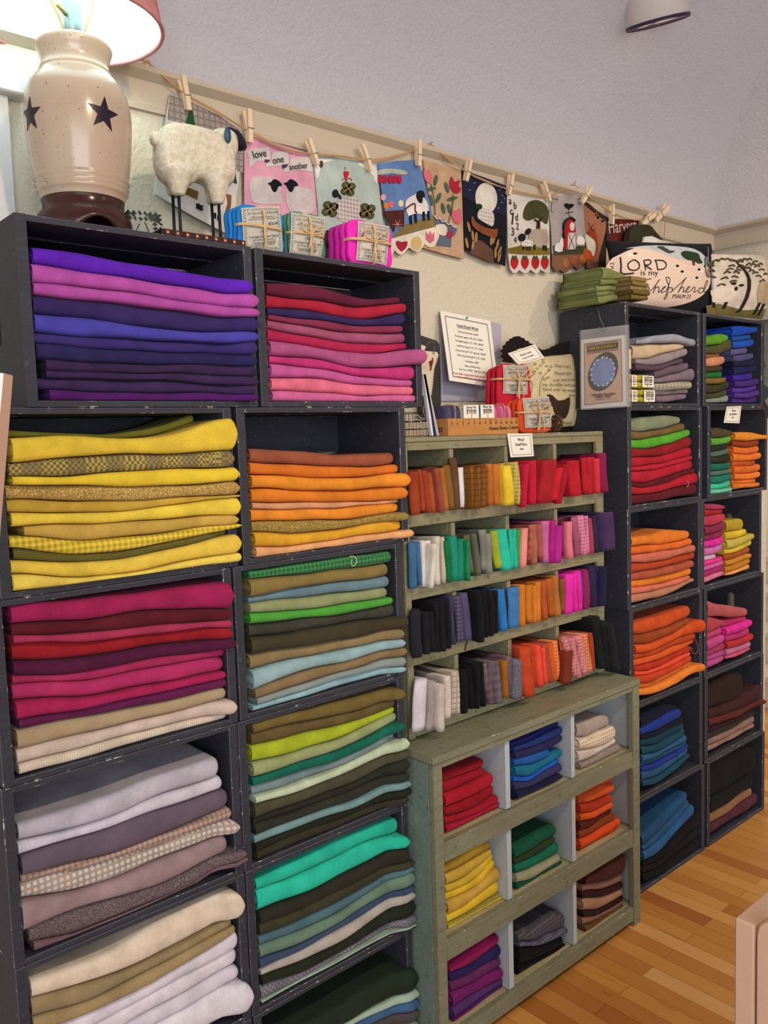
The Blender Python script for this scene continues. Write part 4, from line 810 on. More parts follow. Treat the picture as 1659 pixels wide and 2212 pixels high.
md = o.modifiers.new('r', 'REMESH'); md.mode = 'VOXEL'; md.voxel_size = .0032; md.use_smooth_shade = True
md = o.modifiers.new('s', 'SMOOTH'); md.iterations = 8; md.factor = .8
bm = bmesh.new(); a = P_(336, 300, .0); sup(bm, a, (.011, .012, .014)); bmo('tail', bm, M_PLAST, sheep, True)
M_BLK = flat('1A1A22', .45, 1, name='black_paint')
bm = bmesh.new(); tube_bm(bm, [P_(488, 290), P_(503, 300), P_(514, 308), P_(524, 316), P_(531, 320)], [.017, .021, .018, .012, .005], 14); bmo('head', bm, M_BLK, sheep, True)
bm = bmesh.new(); a = P_(492, 292, -.036); sup(bm, a, (.007, .005, .015)); o = bmo('ear', bm, flat('2A4A60', .4, 1.1), sheep, True)
for (u, v, u2, v2, dy) in ((373, 420, 377, 505, .014), (386, 418, 391, 508, -.016), (457, 438, 462, 514, .014), (472, 432, 477, 516, -.016)):
    a = P_(u, v, dy); b = P_(u2, v2, dy); tube('leg', [a, (b.x, b.y, ZT+.0005)], .0032, M_BLK, sheep)
# ------------------------------------------------------------------ corrugated tin ornament
M_TIN = flat('8FA2A2', .28, 1.15, .85, name='galvanised_tin')
tin = thing('tin_ornament', 'small corrugated tin box ornament with star cutouts between lamp and sheep', 'ornament', (W(312, 480, .08).x, .08, ZT))
o0 = W(283, 497, .075); o0.z = ZT+.0005
def corr(name, org, du, dv, L1, L2, hole):
    bm = bmesh.new(); nu, nv = 72, 44; n = Vector(du).cross(Vector(dv)).normalized(); G = {}
    st = star_pts(L1/2, L2/2, min(L1, L2)*.42, min(L1, L2)*.19)
    def inside(x, y):
        c = False; j = len(st)-1
        for i in range(len(st)):
            if ((st[i][1] > y) != (st[j][1] > y)) and (x < (st[j][0]-st[i][0])*(y-st[i][1])/(st[j][1]-st[i][1])+st[i][0]): c = not c
            j = i
        return c
    for i in range(nu+1):
        for j in range(nv+1):
            x = L1*i/nu; y = L2*j/nv; G[i, j] = bm.verts.new(Vector(org)+Vector(du)*x+Vector(dv)*y+n*.0026*math.sin(2*PI*i/nu*6))
    for i in range(nu):
        for j in range(nv):
            if hole and inside(L1*(i+.5)/nu, L2*(j+.5)/nv): continue
            bm.faces.new((G[i, j], G[i+1, j], G[i+1, j+1], G[i, j+1]))
    bmesh.ops.solidify(bm, geom=list(bm.faces), thickness=.0009)
    return bmo(name, bm, M_TIN, tin, True)
dx = Vector((.93, -.2, 0)).normalized(); dy_ = Vector((.2, .93, 0)).normalized(); dz = Vector((-.12, 0, 1)).normalized()
corr('bottom_panel', o0+Vector((0, 0, .003)), dx, dy_, .062, .055, False)
corr('top_panel', o0+dz*.052, dx, dy_, .062, .055, True)
corr('side_panel', o0, dz, dy_, .052, .055, True); corr('side_panel', o0+dx*.062, dz, dy_, .052, .055, True)
tube('wire_loop', [o0+dx*.02+dz*.03, o0+dx*.01+dz*.01, o0+dx*.035+dz*.008, o0+dx*.03+dz*.034], .001, M_BLK, tin, 6, 4)
# dark red checked strip
a = W(348, 500, .012); b = W(531, 530, .012)
strip = thing('checked_wood_strip', 'flat dark red and black checked wood strip with orange dots, under the sheep', 'ornament', ((a.x+b.x)/2, .02, ZT))
box('board', a.x, b.x, .010, .085, ZT+.0004, ZT+.0125, flat('241A22', .5, 1), strip, .002)
for k in range(9):
    x = a.x+.012+(b.x-a.x-.02)*k/8
    o = box('red_square', x-.0045, x+.0045, .0088, .0101, ZT+.0015, ZT+.0118, flat('5C1E1E', .5, 1.1), strip, 0)
    plate('orange_dot', [ell(x, ZT+.0062, .0022, .0022, 12)], .0082, .0007, flat('E0A060', .5, 1.2), o)
# ------------------------------------------------------------------ bundles tied with raffia
M_CARD = flat('E8E4D8', .7, 1.05, name='card'); M_INK = flat('2A2A2C', .7, 1, name='ink'); M_GINK = flat('6A6A6C', .7, 1.1, name='grey_ink')
M_RAFF = flat('C8A87C', .7, 1.15, name='raffia')
m = NT('checker_border'); co = m.coord(); ck = m.n('ShaderNodeTexChecker', i_0=co, i_Scale=420.0); m.t.links.new(m.mix(ck.outputs[1], lin('E0DCD0'), lin('222226')), m.b.inputs['Base Color']); m.set('Roughness', .7); M_CHK = m.m
def bundle(name, label, TT, rect, yf, d, hexs, card, lines, zb=None, bow=True, tilt=0, group='wool bundles tied with raffia', dot=None, cardT=None, price=True):
    """rect: crop px (x0,y0,x1,y1) of the front; card: crop px quad TL,TR,BR,BL"""
    f = lambda x, y, yy: W(TT[0]+x/TT[2], TT[1]+y/TT[2], yy)
    a = f(rect[0], rect[1], yf); b = f(rect[2], rect[3], yf); cx = (a.x+b.x)/2
    zt = (f(rect[0], rect[1], yf).z+f(rect[2], rect[1], yf).z)/2 if False else a.z
    z0 = zb if zb is not None else b.z
    w = (b.x-a.x)/2; h = (zt-z0)/2; cz = (zt+z0)/2; n = len(hexs); pc_ = sum(f(*c, yf).z for c in card)/4
    t = thing(name, label, 'wool bundle', (cx, yf, z0), group)
    for k, hx in enumerate(hexs):
        bm = bmesh.new(); th = d/n; yc = yf+th*(k+.5)
        sup(bm, (0, 0, 0), (w*(1-.02*k), th*.56, h*(1-.025*k)), 5.0, 40, 20)
        for v in bm.verts:
            px = math.exp(-(v.co.x/(w*.16))**2); pz = math.exp(-((v.co.z+cz-pc_)/(h*.16))**2)
            top = v.co.z > 0
            v.co.z *= 1-(.07*px if top else 0); v.co.x *= 1-.07*pz; v.co.y *= 1-.25*max(px, pz) if v.co.y < 0 else 1
            v.co += Vector((cx-.006*k, yc, cz-h*.025*k)) if True else Vector()
        bmo('folded_layer', bm, wool(hx), t, True)
    yc = yf-.0085; cz = pc_
    q = [f(*c, yc) for c in card]; TL, TR, BR, BL = q
    def cp(s, u): return TL*(1-s)*(1-u)+TR*s*(1-u)+BR*s*u+BL*(1-s)*u
    bm = bmesh.new(); G = {}
    for i in range(9):
        for j in range(9):
            s, u = i/8, j/8; p = cp(s, u); p.y += .004*((2*s-1)**2)*0.8+.002*((2*u-1)**2); G[i, j] = bm.verts.new(p)
    for i in range(8):
        for j in range(8): bm.faces.new((G[i, j], G[i, j+1], G[i+1, j+1], G[i+1, j]))
    bmesh.ops.solidify(bm, geom=list(bm.faces), thickness=.0006)
    cd_ = bmo('label_card', bm, M_CARD, t)
    off = lambda s, u, dy=-.0012: cp(s, u)+Vector((0, dy+.0032*((2*s-1)**2)+.002*((2*u-1)**2), 0))
    bm = bmesh.new()
    for (s0, s1, u0, u1) in ((.03, .97, .03, .075), (.03, .97, .925, .97), (.03, .09, .075, .925), (.91, .97, .075, .925)):
        for i in range(6):
            if s1-s0 > .5: A0, A1, B0, B1 = s0+(s1-s0)*i/6, s0+(s1-s0)*(i+1)/6, u0, u1
            else: A0, A1, B0, B1 = s0, s1, u0+(u1-u0)*i/6, u0+(u1-u0)*(i+1)/6
            bm.faces.new([bm.verts.new(off(*p)) for p in ((A0, B0), (A0, B1), (A1, B1), (A1, B0))])
    bmo('checked_border', bm, M_CHK, cd_)
    ux = (TR-TL).normalized(); uz = (TL-BL).normalized(); W_ = (TR-TL).length
    for (s, u, ww, txt, mt) in lines:
        p = cp(s, u); o = text_on('printed_line', txt, p+Vector((0, -.0014, 0)), ux, uz, (0, -1, 0), W_*ww, mt, cd_, bold=-.014, center=True)
    if dot: plate('dot_sticker', [ell(cp(*dot).x, cp(*dot).z, .003, .003, 14)], yc-.0016, .0006, flat('B01C6C'), cd_)
    # raffia round both ways and a bow
    R = .0016; my = yf-.0125
    bm = bmesh.new()
    for off_ in (-.0014, .0014):
        tube_bm(bm, smoothpts([(cx+off_, yf+d, zt-h*.13), (cx+off_, yf+.006, zt-h*.12), (cx+off_, my, zt-h*.3), (cx+off_, my-.001, cz), (cx+off_, my, z0+h*.25), (cx+off_, yf+.004, z0+.004)], 4), R, 6)
        tube_bm(bm, smoothpts([(cx-w*.97, yf+d*.7, cz+off_), (cx-w*.94, yf, cz+off_), (cx-w*.6, my, cz+off_), (cx, my-.001, cz+off_), (cx+w*.6, my, cz+off_), (cx+w*.92, yf+.002, cz+off_), (cx+w*.92, yf+d*.6, cz+off_)], 4), R, 6)
    rf = bmo('raffia_tie', bm, M_RAFF, t, True)
    if bow:
        s = w*.55
        for sg in (-1, 1):
            tube('bow_loop', [(cx, my-.003, cz), (cx+sg*s*.5, my-.010, cz+s*.5), (cx+sg*s*.95, my-.010, cz+s*.62), (cx+sg*s*.8, my-.006, cz+s*.15), (cx, my-.003, cz)], .0017, M_RAFF, rf, 6, 5)
            tube('bow_tail', [(cx, my-.003, cz), (cx+sg*s*.25, my-.008, cz-s*.6), (cx+sg*s*.35, my-.005, cz-s*1.25)], .0016, M_RAFF, rf, 6, 4)
    return t
def std(title, price='$26.00', cut=False):
    L = [(.5, .17, .78, title, M_GINK), (.5, .25, .62, '5 different textures and patterns of', M_GINK), (.5, .30, .72, 'felted wool for all your wool projects', M_GINK), (.76, .42, .24, price, M_INK), (.5, .62, .16, '1901', M_GINK), (.5, .72, .76, 'Carriage Country Quilts', M_INK), (.5, .79, .60, '22214 Marine View Dr. S', M_GINK), (.5, .86, .58, 'Des Moines, WA 98198', M_GINK), (.5, .91, .50, '(206) 878-9414', M_GINK)]
    return L
TBN = (500, 400, 4.1475)
bundle('wool_bundle', 'bright blue wool bundle tied with raffia, Sea Spray label, on top crate', TBN, (45, 150, 480, 600), .045, .032, ('1C7CC8', '1A74BE', '1E80CC', '1868B0'), [(97, 200), (440, 185), (470, 590), (118, 560)], std('Sea Spray Wool Bundle'), ZT+.0004, bow=False)
bundle('wool_bundle', 'sage green wool bundle tied with raffia beside the bright blue bundle', TBN, (500, 215, 850, 650), .050, .032, ('4C7C6C', '42705F', '507F70', '3A6656'), [(548, 238), (850, 290), (812, 655), (530, 610)], std('Sage Leaf Wool Bundle'), ZT+.0004)
bundle('wool_bundle', 'hot magenta wool bundle tied with raffia, at the right end of the top crates', TBN, (1040, 285, 1455, 770), .030, .062, ('E81CB0', 'D818A4', 'C41898', 'B41C90'), [(1145, 318), (1425, 365), (1400, 715), (1128, 665)], std('Fuchsia Wool Bundle'), ZT+.0004, dot=(.12, .36))
T5B = (850, 640, 3.016); RT_ = RZT+.0006
bundle('wool_bundle', 'crimson wool bundle tied with raffia standing on the pigeonhole rack', T5B, (675, 432, 905, 670), .120, .042, ('B8102C', 'A80E28', 'B41030'), [(722, 447), (875, 450), (882, 640), (722, 632)], std('Poinsettia Wool Bundle'), RT_)
bundle('wool_bundle', 'burnt orange wool bundle tied with raffia in front of the crimson bundle', T5B, (815, 658, 1035, 880), .085, .045, ('D04818', 'BC4014', 'CC4C1C'), [(848, 665), (1022, 652), (1038, 850), (866, 858)], std('Pumpkin Wool Bundle'), RT_)
# ------------------------------------------------------------------ ruler box with small bundles
yb_ = .048; xa = W(969, 941, yb_).x; xb_ = W(1120, 935, yb_).x; hz = W(1045, 903, yb_).z
M_RUL = painted('ruler_wood', 'BC8448', 1.1, '8A5A2C')
rb = thing('ruler_box', 'long wooden box made of a yellow ruler, lettered on its front, holding bundles', 'box', ((xa+xb_)/2, yb_, RT_))
zt_ = hz; yk = yb_+.075; RM = [M_RUL]
fr = box('front_board', xa-.001, xb_, yb_, yb_+.005, RT_, zt_, RM, rb, .0006)
box('end_board', xa-.001, xa+.004, yb_+.0055, yk-.0055, RT_, zt_, RM, rb, .0006); box('end_board', xb_-.005, xb_, yb_+.0055, yk-.0055, RT_, zt_, RM, rb, .0006)
box('back_board', xa-.001, xb_, yk-.005, yk, RT_, zt_, RM, rb, .0006); box('bottom_board', xa+.0045, xb_-.0055, yb_+.0055, yk-.0055, RT_, RT_+.004, RM, rb, 0)
for k in range(13):
    x = xa+.012+(xb_-xa-.02)*k/12
    box('ruler_tick', x-.0003, x+.0003, yb_-.0004, yb_+.0001, zt_-.007, zt_-.0008, M_INK, fr, 0)
    text_on('ruler_number', str(k+3), (x, yb_-.0006, zt_-.0165), (1, 0, 0), (0, 0, 1), (0, -1, 0), .0035 if k < 7 else .006, M_INK, fr, 1.3, center=True)
text_px('lettering', 'Honey Bunny Cotton', (1058, 929), (1119, 926), yb_-.0008, M_INK, fr)
text_on('lettering', 'Cott', (xa-.0016, yk-.012, RT_+.010), (0, -1, 0), (0, 0, 1), (-1, 0, 0), .045, M_INK, rb)
def minib(label, x0, x1, zt, hexs, yc, nm='wool_bundle', cardtxt=None):
    t = thing(nm, label, 'wool bundle', ((x0+x1)/2, yc, RT_+.005), 'small wool bundles in the ruler box'); n = len(hexs); w = (x1-x0)/n
    for k, hx in enumerate(hexs):
        bm = bmesh.new(); sup(bm, (x0+w*(k+.5), yc, (RT_+.0052+zt)/2-.001*abs(k-n/2)), (w*.56, .024, (zt-RT_-.005)/2), 3.5, 20, 14); bmo('folded_layer', bm, wool(hx), t, True)
    if cardtxt:
        cd_ = plate('label_card', [[(x0+.001, RT_+.012), (x1-.001, RT_+.012), (x1-.003, zt+.002), (x0+.002, zt+.001)]], yc-.0275, .0007, M_CARD, t)
        for j, s in enumerate(cardtxt): text_on('printed_line', s, ((x0+x1)/2, yc-.028, zt-.007-.007*j), (1, 0, 0), (0, 0, 1), (0, -1, 0), (x1-x0)*.6, M_GINK, cd_, center=True)
    tube('raffia_tie', [((x0+x1)/2-.001, yc-.0285, RT_+.03), ((x0+x1)/2, yc-.0290, zt-.01), ((x0+x1)/2, yc-.02, zt+.0015), ((x0+x1)/2, yc+.01, zt+.0015)], .0011, M_RAFF, t, 6, 4)
L_ = xb_-xa-.012; x_ = xa+.005; ymid = yb_+.037
minib('small slate purple wool bundle at the left end of the ruler box', x_, x_+L_*.22, zt_+.036, ['4A4462', '54506C', '46405C', '504A68', '443E58'], ymid)
minib('small cream labelled wool bundle second from left in the ruler box', x_+L_*.23, x_+L_*.47, zt_+.033, ['A8A090', '9C9484'], ymid, cardtxt=['Spring Mix', 'Wool Bundle', '$14.00'])
minib('small bright blue wool bundle with a label in the ruler box', x_+L_*.48, x_+L_*.70, zt_+.034, ['2070B8', '2478C0'], ymid, cardtxt=['Blue Jay', 'Wool Bundle', '$8.00'])
minib('small pink wool bundle at the right end of the ruler box', x_+L_*.71, x_+L_*.99, zt_+.036, ['D06888', 'B04870', 'C86084', 'A84468', 'D87090'], ymid)
# ------------------------------------------------------------------ price sheet and its shadow on the wall, modelled as a panel
bk = plate('shadow_panel', [PX([(951, 672), (1083, 700), (1080, 866), (953, 866)], .262)], .262, .003, flat('A8A4B4', .5, 1.1, name='lilac_shadow'))  # flat plate coloured as the grey shadow around the hanging sheet
tag(bk, 'plain lilac grey panel standing for the shadow behind the price sheet', 'board')
sh0 = [W(951, 671, .252), W(1059, 693, .252), W(1077, 838, .205), W(971, 822, .205)]
sgn = thing('price_sheet', 'white framed price list headed Hand Dyed Wool, pinned to the wall', 'sign', sh0[0])
def qsheet(name, q, mat, parent, th=.0012, mi=None):
    bm = bmesh.new(); n = (q[1]-q[0]).cross(q[3]-q[0]).normalized()
    if n.dot(CAM-q[0]) < 0: n = -n
    A = [bm.verts.new(p) for p in q]; B = [bm.verts.new(p-n*th) for p in q]
    bm.faces.new(A); bm.faces.new(B[::-1])
    for i in range(4): bm.faces.new((A[i], B[i], B[(i+1) % 4], A[(i+1) % 4]))
    return bmo(name, bm, mat, parent), n
def qp(q, s, t): return q[0]*(1-s)*(1-t)+q[1]*s*(1-t)+q[2]*s*t+q[3]*(1-s)*t
def qframe(name, q, n, s0, t0, w, mat, parent, off=.0006):
    bm = bmesh.new(); h = w*((q[1]-q[0]).length/(q[3]-q[0]).length)
    for (a, b, c, d) in ((s0, 1-s0, t0, t0+h), (s0, 1-s0, 1-t0-h, 1-t0), (s0, s0+w, t0+h, 1-t0-h), (1-s0-w, 1-s0, t0+h, 1-t0-h)):
        bm.faces.new([bm.verts.new(qp(q, *p)+n*off) for p in ((a, c), (b, c), (b, d), (a, d))])
    return bmo(name, bm, mat, parent)
def qtext(q, n, s, t, w, txt, mat, parent, hs=1.0, name='printed_line'):
    ux = (q[1]-q[0]).normalized(); uz = (q[0]-q[3]).normalized()
    return text_on(name, txt, qp(q, s, t)+n*.0008, ux, uz, n, (q[1]-q[0]).length*w, mat, parent, hs, bold=-.008, center=True)
sb, n_ = qsheet('sheet', sh0, M_CARD, sgn, .002)
qframe('printed_frame', sh0, n_, .07, .06, .008, M_GINK, sb); qframe('printed_frame', sh0, n_, .085, .072, .004, M_GINK, sb)
for t_, w_, s_ in ((.19, .42, 'Hand Dyed Wool'), (.27, .40, 'Half Yard Hand Dyed - $36.00'), (.34, .55, 'Fat Quarter (approx. 18" x 24") - $18.00'), (.41, .55, 'Fat Eighth (approx. 12" x 18") - $10.00'), (.48, .52, 'Small Piece (approx. 8" x 12") - $6.00'), (.55, .60, 'Charm Pack (6-5" x 5" squares) - $10.00'), (.62, .55, 'Mini Charm Pack (8-4" x 4") - $7.00'), (.69, .26, 'Scrap Bags - $8.99'), (.76, .30, 'Black and White Wool'), (.82, .56, 'One Yard - $45.00   Half Yard - $23.00')):
    qtext(sh0, n_, .5, t_, w_, s_, M_INK if t_ < .2 else M_GINK, sb)
bm = bmesh.new(); bm.faces.new([bm.verts.new(qp(sh0, *p)+n_*.0008) for p in ((.29, .198), (.71, .198), (.71, .203), (.29, .203))]); bmo('underline', bm, M_INK, sb)
M_RED = flat('B02834', .7, 1.1, name='red_ink')
qtext(sh0, n_, .5, .89, .80, 'If you find a large piece that you like but only', M_RED, sb); qtext(sh0, n_, .5, .935, .68, 'need a small piece, we can cut it down!', M_RED, sb)
bm = bmesh.new(); sup(bm, qp(sh0, .5, .035)+n_*.003, (.0035, .0035, .0035), 2, 12, 8); bmo('push_pin', bm, M_NICK, sgn, True)
# small price cards
def pcard(name, label, q, lines, cat='sign'):
    t = thing(name, label, cat, q[0]); s_, n = qsheet('card', q, M_CARD, t, .0008); qframe('printed_frame', q, n, .08, .08, .012, M_GINK, s_)
    for (tt, w, s) in lines: qtext(q, n, .5, tt, w, s, M_INK, s_)
    return t
f_ = lambda x, y, yy: W(860+x/3.456, 920+y/3.456, yy)
pcard('price_card', 'white card reading Wool Small Piece hanging on the rack top', [f_(815, 58, .030), f_(1000, 55, .030), f_(1014, 226, .026), f_(840, 235, .026)], [(.32, .24, 'Wool'), (.52, .46, 'Small Piece'), (.70, .14, '$6.00')])
f_ = lambda x, y, yy: W(1180+x/3.463, 640+y/3.463, yy)
pcard('price_card', 'small white card reading Wool Fat Quarter on the orange wool crate', [f_(1350, 826, -.003), f_(1460, 820, -.003), f_(1445, 950, -.006), f_(1328, 946, -.006)], [(.32, .24, 'Wool'), (.52, .50, 'Fat Quarter'), (.70, .14, '$18.00')])
# ------------------------------------------------------------------ pattern packets hanging at the side of the far crates
XP = 1.772
def WXc(x, y, X): return WX(850+x/3.016, 640+y/3.016, X)
M_PLAS = NT('clear_plastic'); M_PLAS.set('Base Color', (.80, .80, .84, 1)); M_PLAS.set('Roughness', .12); M_PLAS.set('Alpha', .13); M_PLAS = M_PLAS.m
M_PARCH = None
m = NT('parchment_print'); co = m.coord(); m.set('Base Color', m.mix(m.noise(co, 40, 4), lin('C49878', 1.1), lin('DCB898', 1.1))); m.set('Roughness', .5); M_PARCH = m.m
for k in range(3):
    X = XP-.002-.004*(2-k) if k < 3 else XP
    X = 1.768-.0055*k*0-.005*(k); dxp = (2-k)*8
    q = [WXc(1212+dxp, 222, X), WXc(1520+dxp, 185, X), WXc(1535+dxp, 720, X), WXc(1216+dxp, 742, X)]
    lab = ['hindmost plastic-sleeved pattern packet, mostly hidden behind two others on the hook', 'middle plastic-sleeved pattern packet on the silver hook', 'front pattern packet on the silver hook showing a blue oval table mat'][k]
    t = thing('pattern_packet', lab, 'packet', q[0], 'pattern packets hanging on the far crate')
    s_, n = qsheet('plastic_sleeve', q, M_PLAS, t, .0006)
    c = [qp(q, .025, .12), qp(q, .93, .12), qp(q, .93, .985), qp(q, .02, .985)]
    c = [p-n*.0014 for p in c]; cdp, n2 = qsheet('pattern_sheet', c, M_CARD, t, .0012)
    if n2.dot(n) < 0: n2 = n
    if k == 2:
        pr_ = [qp(c, .08, .06), qp(c, .94, .05), qp(c, .94, .93), qp(c, .08, .95)]; pp = [p+n2*.0002 for p in pr_]; pc, _ = qsheet('printed_cover', [p+n2*.0003 for p in pr_], M_PARCH, cdp, .0003)
        qframe('printed_frame', pp, n2, .0, .0, .012, flat('5A4034'), pc, .0008)
        tb_ = [qp(pp, .08, .06), qp(pp, .92, .05), qp(pp, .92, .13), qp(pp, .08, .14)]; bnd, _ = qsheet('title_band', [p+n2*.0006 for p in tb_], flat('3A2C20'), pc, .0002)
        qtext([p+n2*.0008 for p in tb_], n2, .5, .80, .86, 'PRIMITIVE GATHERINGS', flat('C8A838', .5, 1.2), pc, 1.5)
        for j in range(14):
            s = .1+.8*j/13
            for tt in (.045, .15):
                cc = qp(pp, s, tt)+n2*.0012; ux = (pp[1]-pp[0]).normalized(); uz = (pp[0]-pp[3]).normalized()
                tube('spiral_loop', [cc+ux*.0022*math.cos(a*.7)+uz*.005*math.sin(a*.7) for a in range(10)], .0005, M_INK, pc, 5)
        ux = (pp[1]-pp[0]).normalized(); uz = (pp[0]-pp[3]).normalized(); cc = qp(pp, .5, .49)
        def oval(name, a, b, rot, mat, off, parent, wob=0, n_k=40):
            bm = bmesh.new(); vs = []
            for i in range(n_k):
                th = 2*PI*i/n_k; r = 1+wob*math.sin(9*th)+wob*.6*math.sin(14*th+1); x = a*math.cos(th)*r; y = b*math.sin(th)*r
                vs.append(bm.verts.new(cc+ux*(x*math.cos(rot)-y*math.sin(rot))+uz*(x*math.sin(rot)+y*math.cos(rot))+n2*off))
            bm.faces.new(vs); return bmo(name, bm, mat, parent)
        Wd = (pp[1]-pp[0]).length; Ht = (pp[0]-pp[3]).length
        ov = oval('pictured_mat', Wd*.37, Ht*.33, -.65, wool('4A4038'), .0007, pc)
        oval('mat_middle', Wd*.34, Ht*.235, -.75, wool('7C90C0'), .0010, ov, .05)
        for j in range(16):
            th = 2*PI*j/16; x = Wd*.30*math.cos(th); y = Ht*.235*math.sin(th); rot = -.7
            c2 = cc+ux*(x*math.cos(rot)-y*math.sin(rot))+uz*(x*math.sin(rot)+y*math.cos(rot))+n2*.0014
            bm = bmesh.new(); bm.faces.new([bm.verts.new(c2+ux*.0032*math.cos(i)+uz*.0028*math.sin(i)) for i in range(6)]); bmo('little_sheep', bm, M_CARD, ov)
        qtext(pp, n2, .5, .875, .66, 'GREENER PASTURES', M_INK, pc); qtext(pp, n2, .5, .915, .46, 'TABLE MAT', M_INK, pc); qtext(pp, n2, .5, .945, .36, 'Finished size 17" x 24"', M_GINK, pc)
hk = tube('wire_hook', [WX(1290, 668, 1.777), WXc(1336, 100, 1.770), WXc(1345, 140, 1.760), WXc(1362, 180, 1.757), WXc(1376, 222, 1.754), WXc(1360, 228, 1.752), WXc(1342, 198, 1.752)], .0013, M_NICK, None, 8, 5)
tag(hk, 'thin silver wire hook holding the pattern packets at the far crate', 'hook')
# ------------------------------------------------------------------ twine, clothespins and hanging banners
YB_ = .250
M_JUTE = flat('B89060', .8, 1.1, name='jute')
tw = thing('twine_line', 'jute twine strung along the wall under the rail, holding the banners', 'string', W(318, 133, .245))
segs = [[(318, 133), (350, 160), (398, 202), (470, 243), (540, 284), (610, 318), (672, 333), (740, 338), (800, 345), (870, 332), (930, 311)], [(930, 311), (965, 340), (1008, 372), (1050, 392), (1104, 410), (1180, 424), (1210, 412), (1240, 398)], [(1240, 398), (1262, 415), (1290, 438), (1325, 462), (1370, 474), (1412, 470), (1432, 452)], [(1436, 470), (1436, 490), (1435, 520)], [(300, 128), (318, 133), (308, 138), (322, 131)], [(925, 318), (934, 306)], [(1236, 404), (1243, 392)]]
for s in segs: tube('strand', [W(u, v, .238) for u, v in s], .0019, M_JUTE, tw, 6, 5)
for s in segs[:3]: tube('strand', [W(u, v+2.5*math.sin(i*1.7), .2365) for i, (u, v) in enumerate(s)], .0012, M_JUTE, tw, 6, 5)
M_PIN = flat('D4BEA0', .6, 1.2, name='pin_wood')
for i, (u0, v0, u1, v1, nm) in enumerate(((396, 162, 409, 238, 'the winter banner'), (539, 235, 541, 308, 'the left corner of the pink banner'), (668, 298, 687, 356, 'the corner between pink and pale blue banners'), (784, 311, 803, 368, 'the right side of the clover banner'), (907, 301, 906, 359, 'the corner of the blue sheep banner'), (1018, 345, 1008, 391, 'the left corner of the navy moon banner'), (1109, 376, 1100, 421, 'the left corner of the alphabet banner'), (1175, 391, 1189, 434, 'the left corner of the red barn banner'), (1279, 404, 1258, 438, 'the right corner of the red barn banner'), (1325, 441, 1324, 485, 'the left corner of the maroon banner'), (1416, 462, 1388, 484, 'the right corner of the maroon banner'), (1446, 446, 1417, 476, 'the far right end of the twine'))):
    a = W(u0, v0, .232); b = W(u1, v1, .232); d = (b-a); L = d.length; d.normalize(); sd = Vector((0, -1, 0)).cross(d).normalized()
    t = thing('clothespin', f'pale wooden clothespin on {nm}', 'clothespin', a, 'clothespins on the twine')
    for sgn, off in ((0, 0), (1, 1)):
        bm = bmesh.new(); w = L*.078
        if sgn == 0: pts = [(-w, 0), (w, 0), (w, L*.45), (w*1.1, L*.62), (w, L), (-w, L), (-w*.9, L*.6), (-w, L*.4)]
        else: pts = [(-w*2.5, L*.08), (-w*1.2, L*.06), (-w*.5, L*.5), (-w*.2, L*.95), (-w*.9, L*.95), (-w*1.2, L*.5)]
        y0 = .229 if sgn == 0 else .2375
        A = [bm.verts.new(Vector((a.x, y0, a.z))+d*q-sd*p*-1) for p, q in pts]; B = [bm.verts.new(v.co+Vector((0, .0075, 0))) for v in A]
        bm.faces.new(A); bm.faces.new(B[::-1])
        for k in range(len(A)): bm.faces.new((A[k], B[k], B[(k+1) % len(A)], A[(k+1) % len(A)]))
        bevel(bm, .0006); bmo('prong', bm, M_PIN, t)
    c = a+d*L*.58; tube('spring', [Vector((c.x, .2275, c.z))+sd*q for q in (-L*.11, 0, L*.11)], .0012, M_NICK, t, 6)
BG = 'wool banners pegged along the twine'
def banner(label, poly, hexc, T=None, pat='plain', y=YB_, sm=0):
    p = PX(poly, y, T); 
    if sm: p = rnd_poly(p, sm)
    fn = lambda x, z: .003*math.sin(x*38)+.002*math.sin(z*25+x*11)
    o = plate('hanging_banner', [p], y, .0026, wool(hexc, pat), None, None)
    tag(o, label, 'banner', BG); return o
def ap(par, name, poly, hexc, T, lay=1, pat='plain', sm=0, th=.0016):
    y = (YB_ if 'by' not in par.keys() else par['by'])-.0018*lay; p = PX(poly, y, T)
    if sm: p = rnd_poly(p, sm)
    return plate(name, [p], y, th, wool(hexc, pat), par)
def apt(par, s, a, b, T, lay=1, mat=None, hs=1.0): return text_px('stitched_word', s, a, b, YB_-.0018*lay-.0004, mat or M_INK, par, T, hs)
def aps(par, name, pts, T, lay=1, r=.0008, mat=None, sm=5): return stroke(name, pts, YB_-.0018*lay, r, mat or M_INK, par, T, None, sm)
Z1 = (0, 0, 2.9625); Z2 = (500, 200, 3.318); Z3 = (950, 350, 3.318); Z4 = (1250, 400, 4.056)
# 1 winter banner
b = banner('white and grey tweed winter banner with green trees, hanging behind the sheep figure', [(1085, 600), (1230, 655), (1400, 735), (1565, 850), (1530, 1150), (1470, 1505), (1250, 1390), (985, 1238), (1040, 900)], 'C8C4C0', Z1)
ap(b, 'tweed_sky', [(1088, 602), (1230, 657), (1400, 737), (1563, 852), (1555, 1110), (1480, 1060), (1350, 950), (1210, 860), (1130, 775), (1075, 762)], '9C9088', Z1, 1, 'grid')
ap(b, 'tree_patch', [(1215, 700), (1235, 710), (1250, 810), (1175, 810), (1195, 770)], '1E4A22', Z1, 2); ap(b, 'tree_patch', [(1490, 1000), (1518, 1175), (1462, 1150)], '24502A', Z1, 2)
ap(b, 'log_patch', [(1175, 1188), (1270, 1225), (1262, 1275), (1165, 1228)], '6A5420', Z1, 1); ap(b, 'animal_patch', [(1450, 1240), (1482, 1250), (1478, 1320), (1458, 1385), (1438, 1370), (1458, 1300)], '7C5224', Z1, 1)
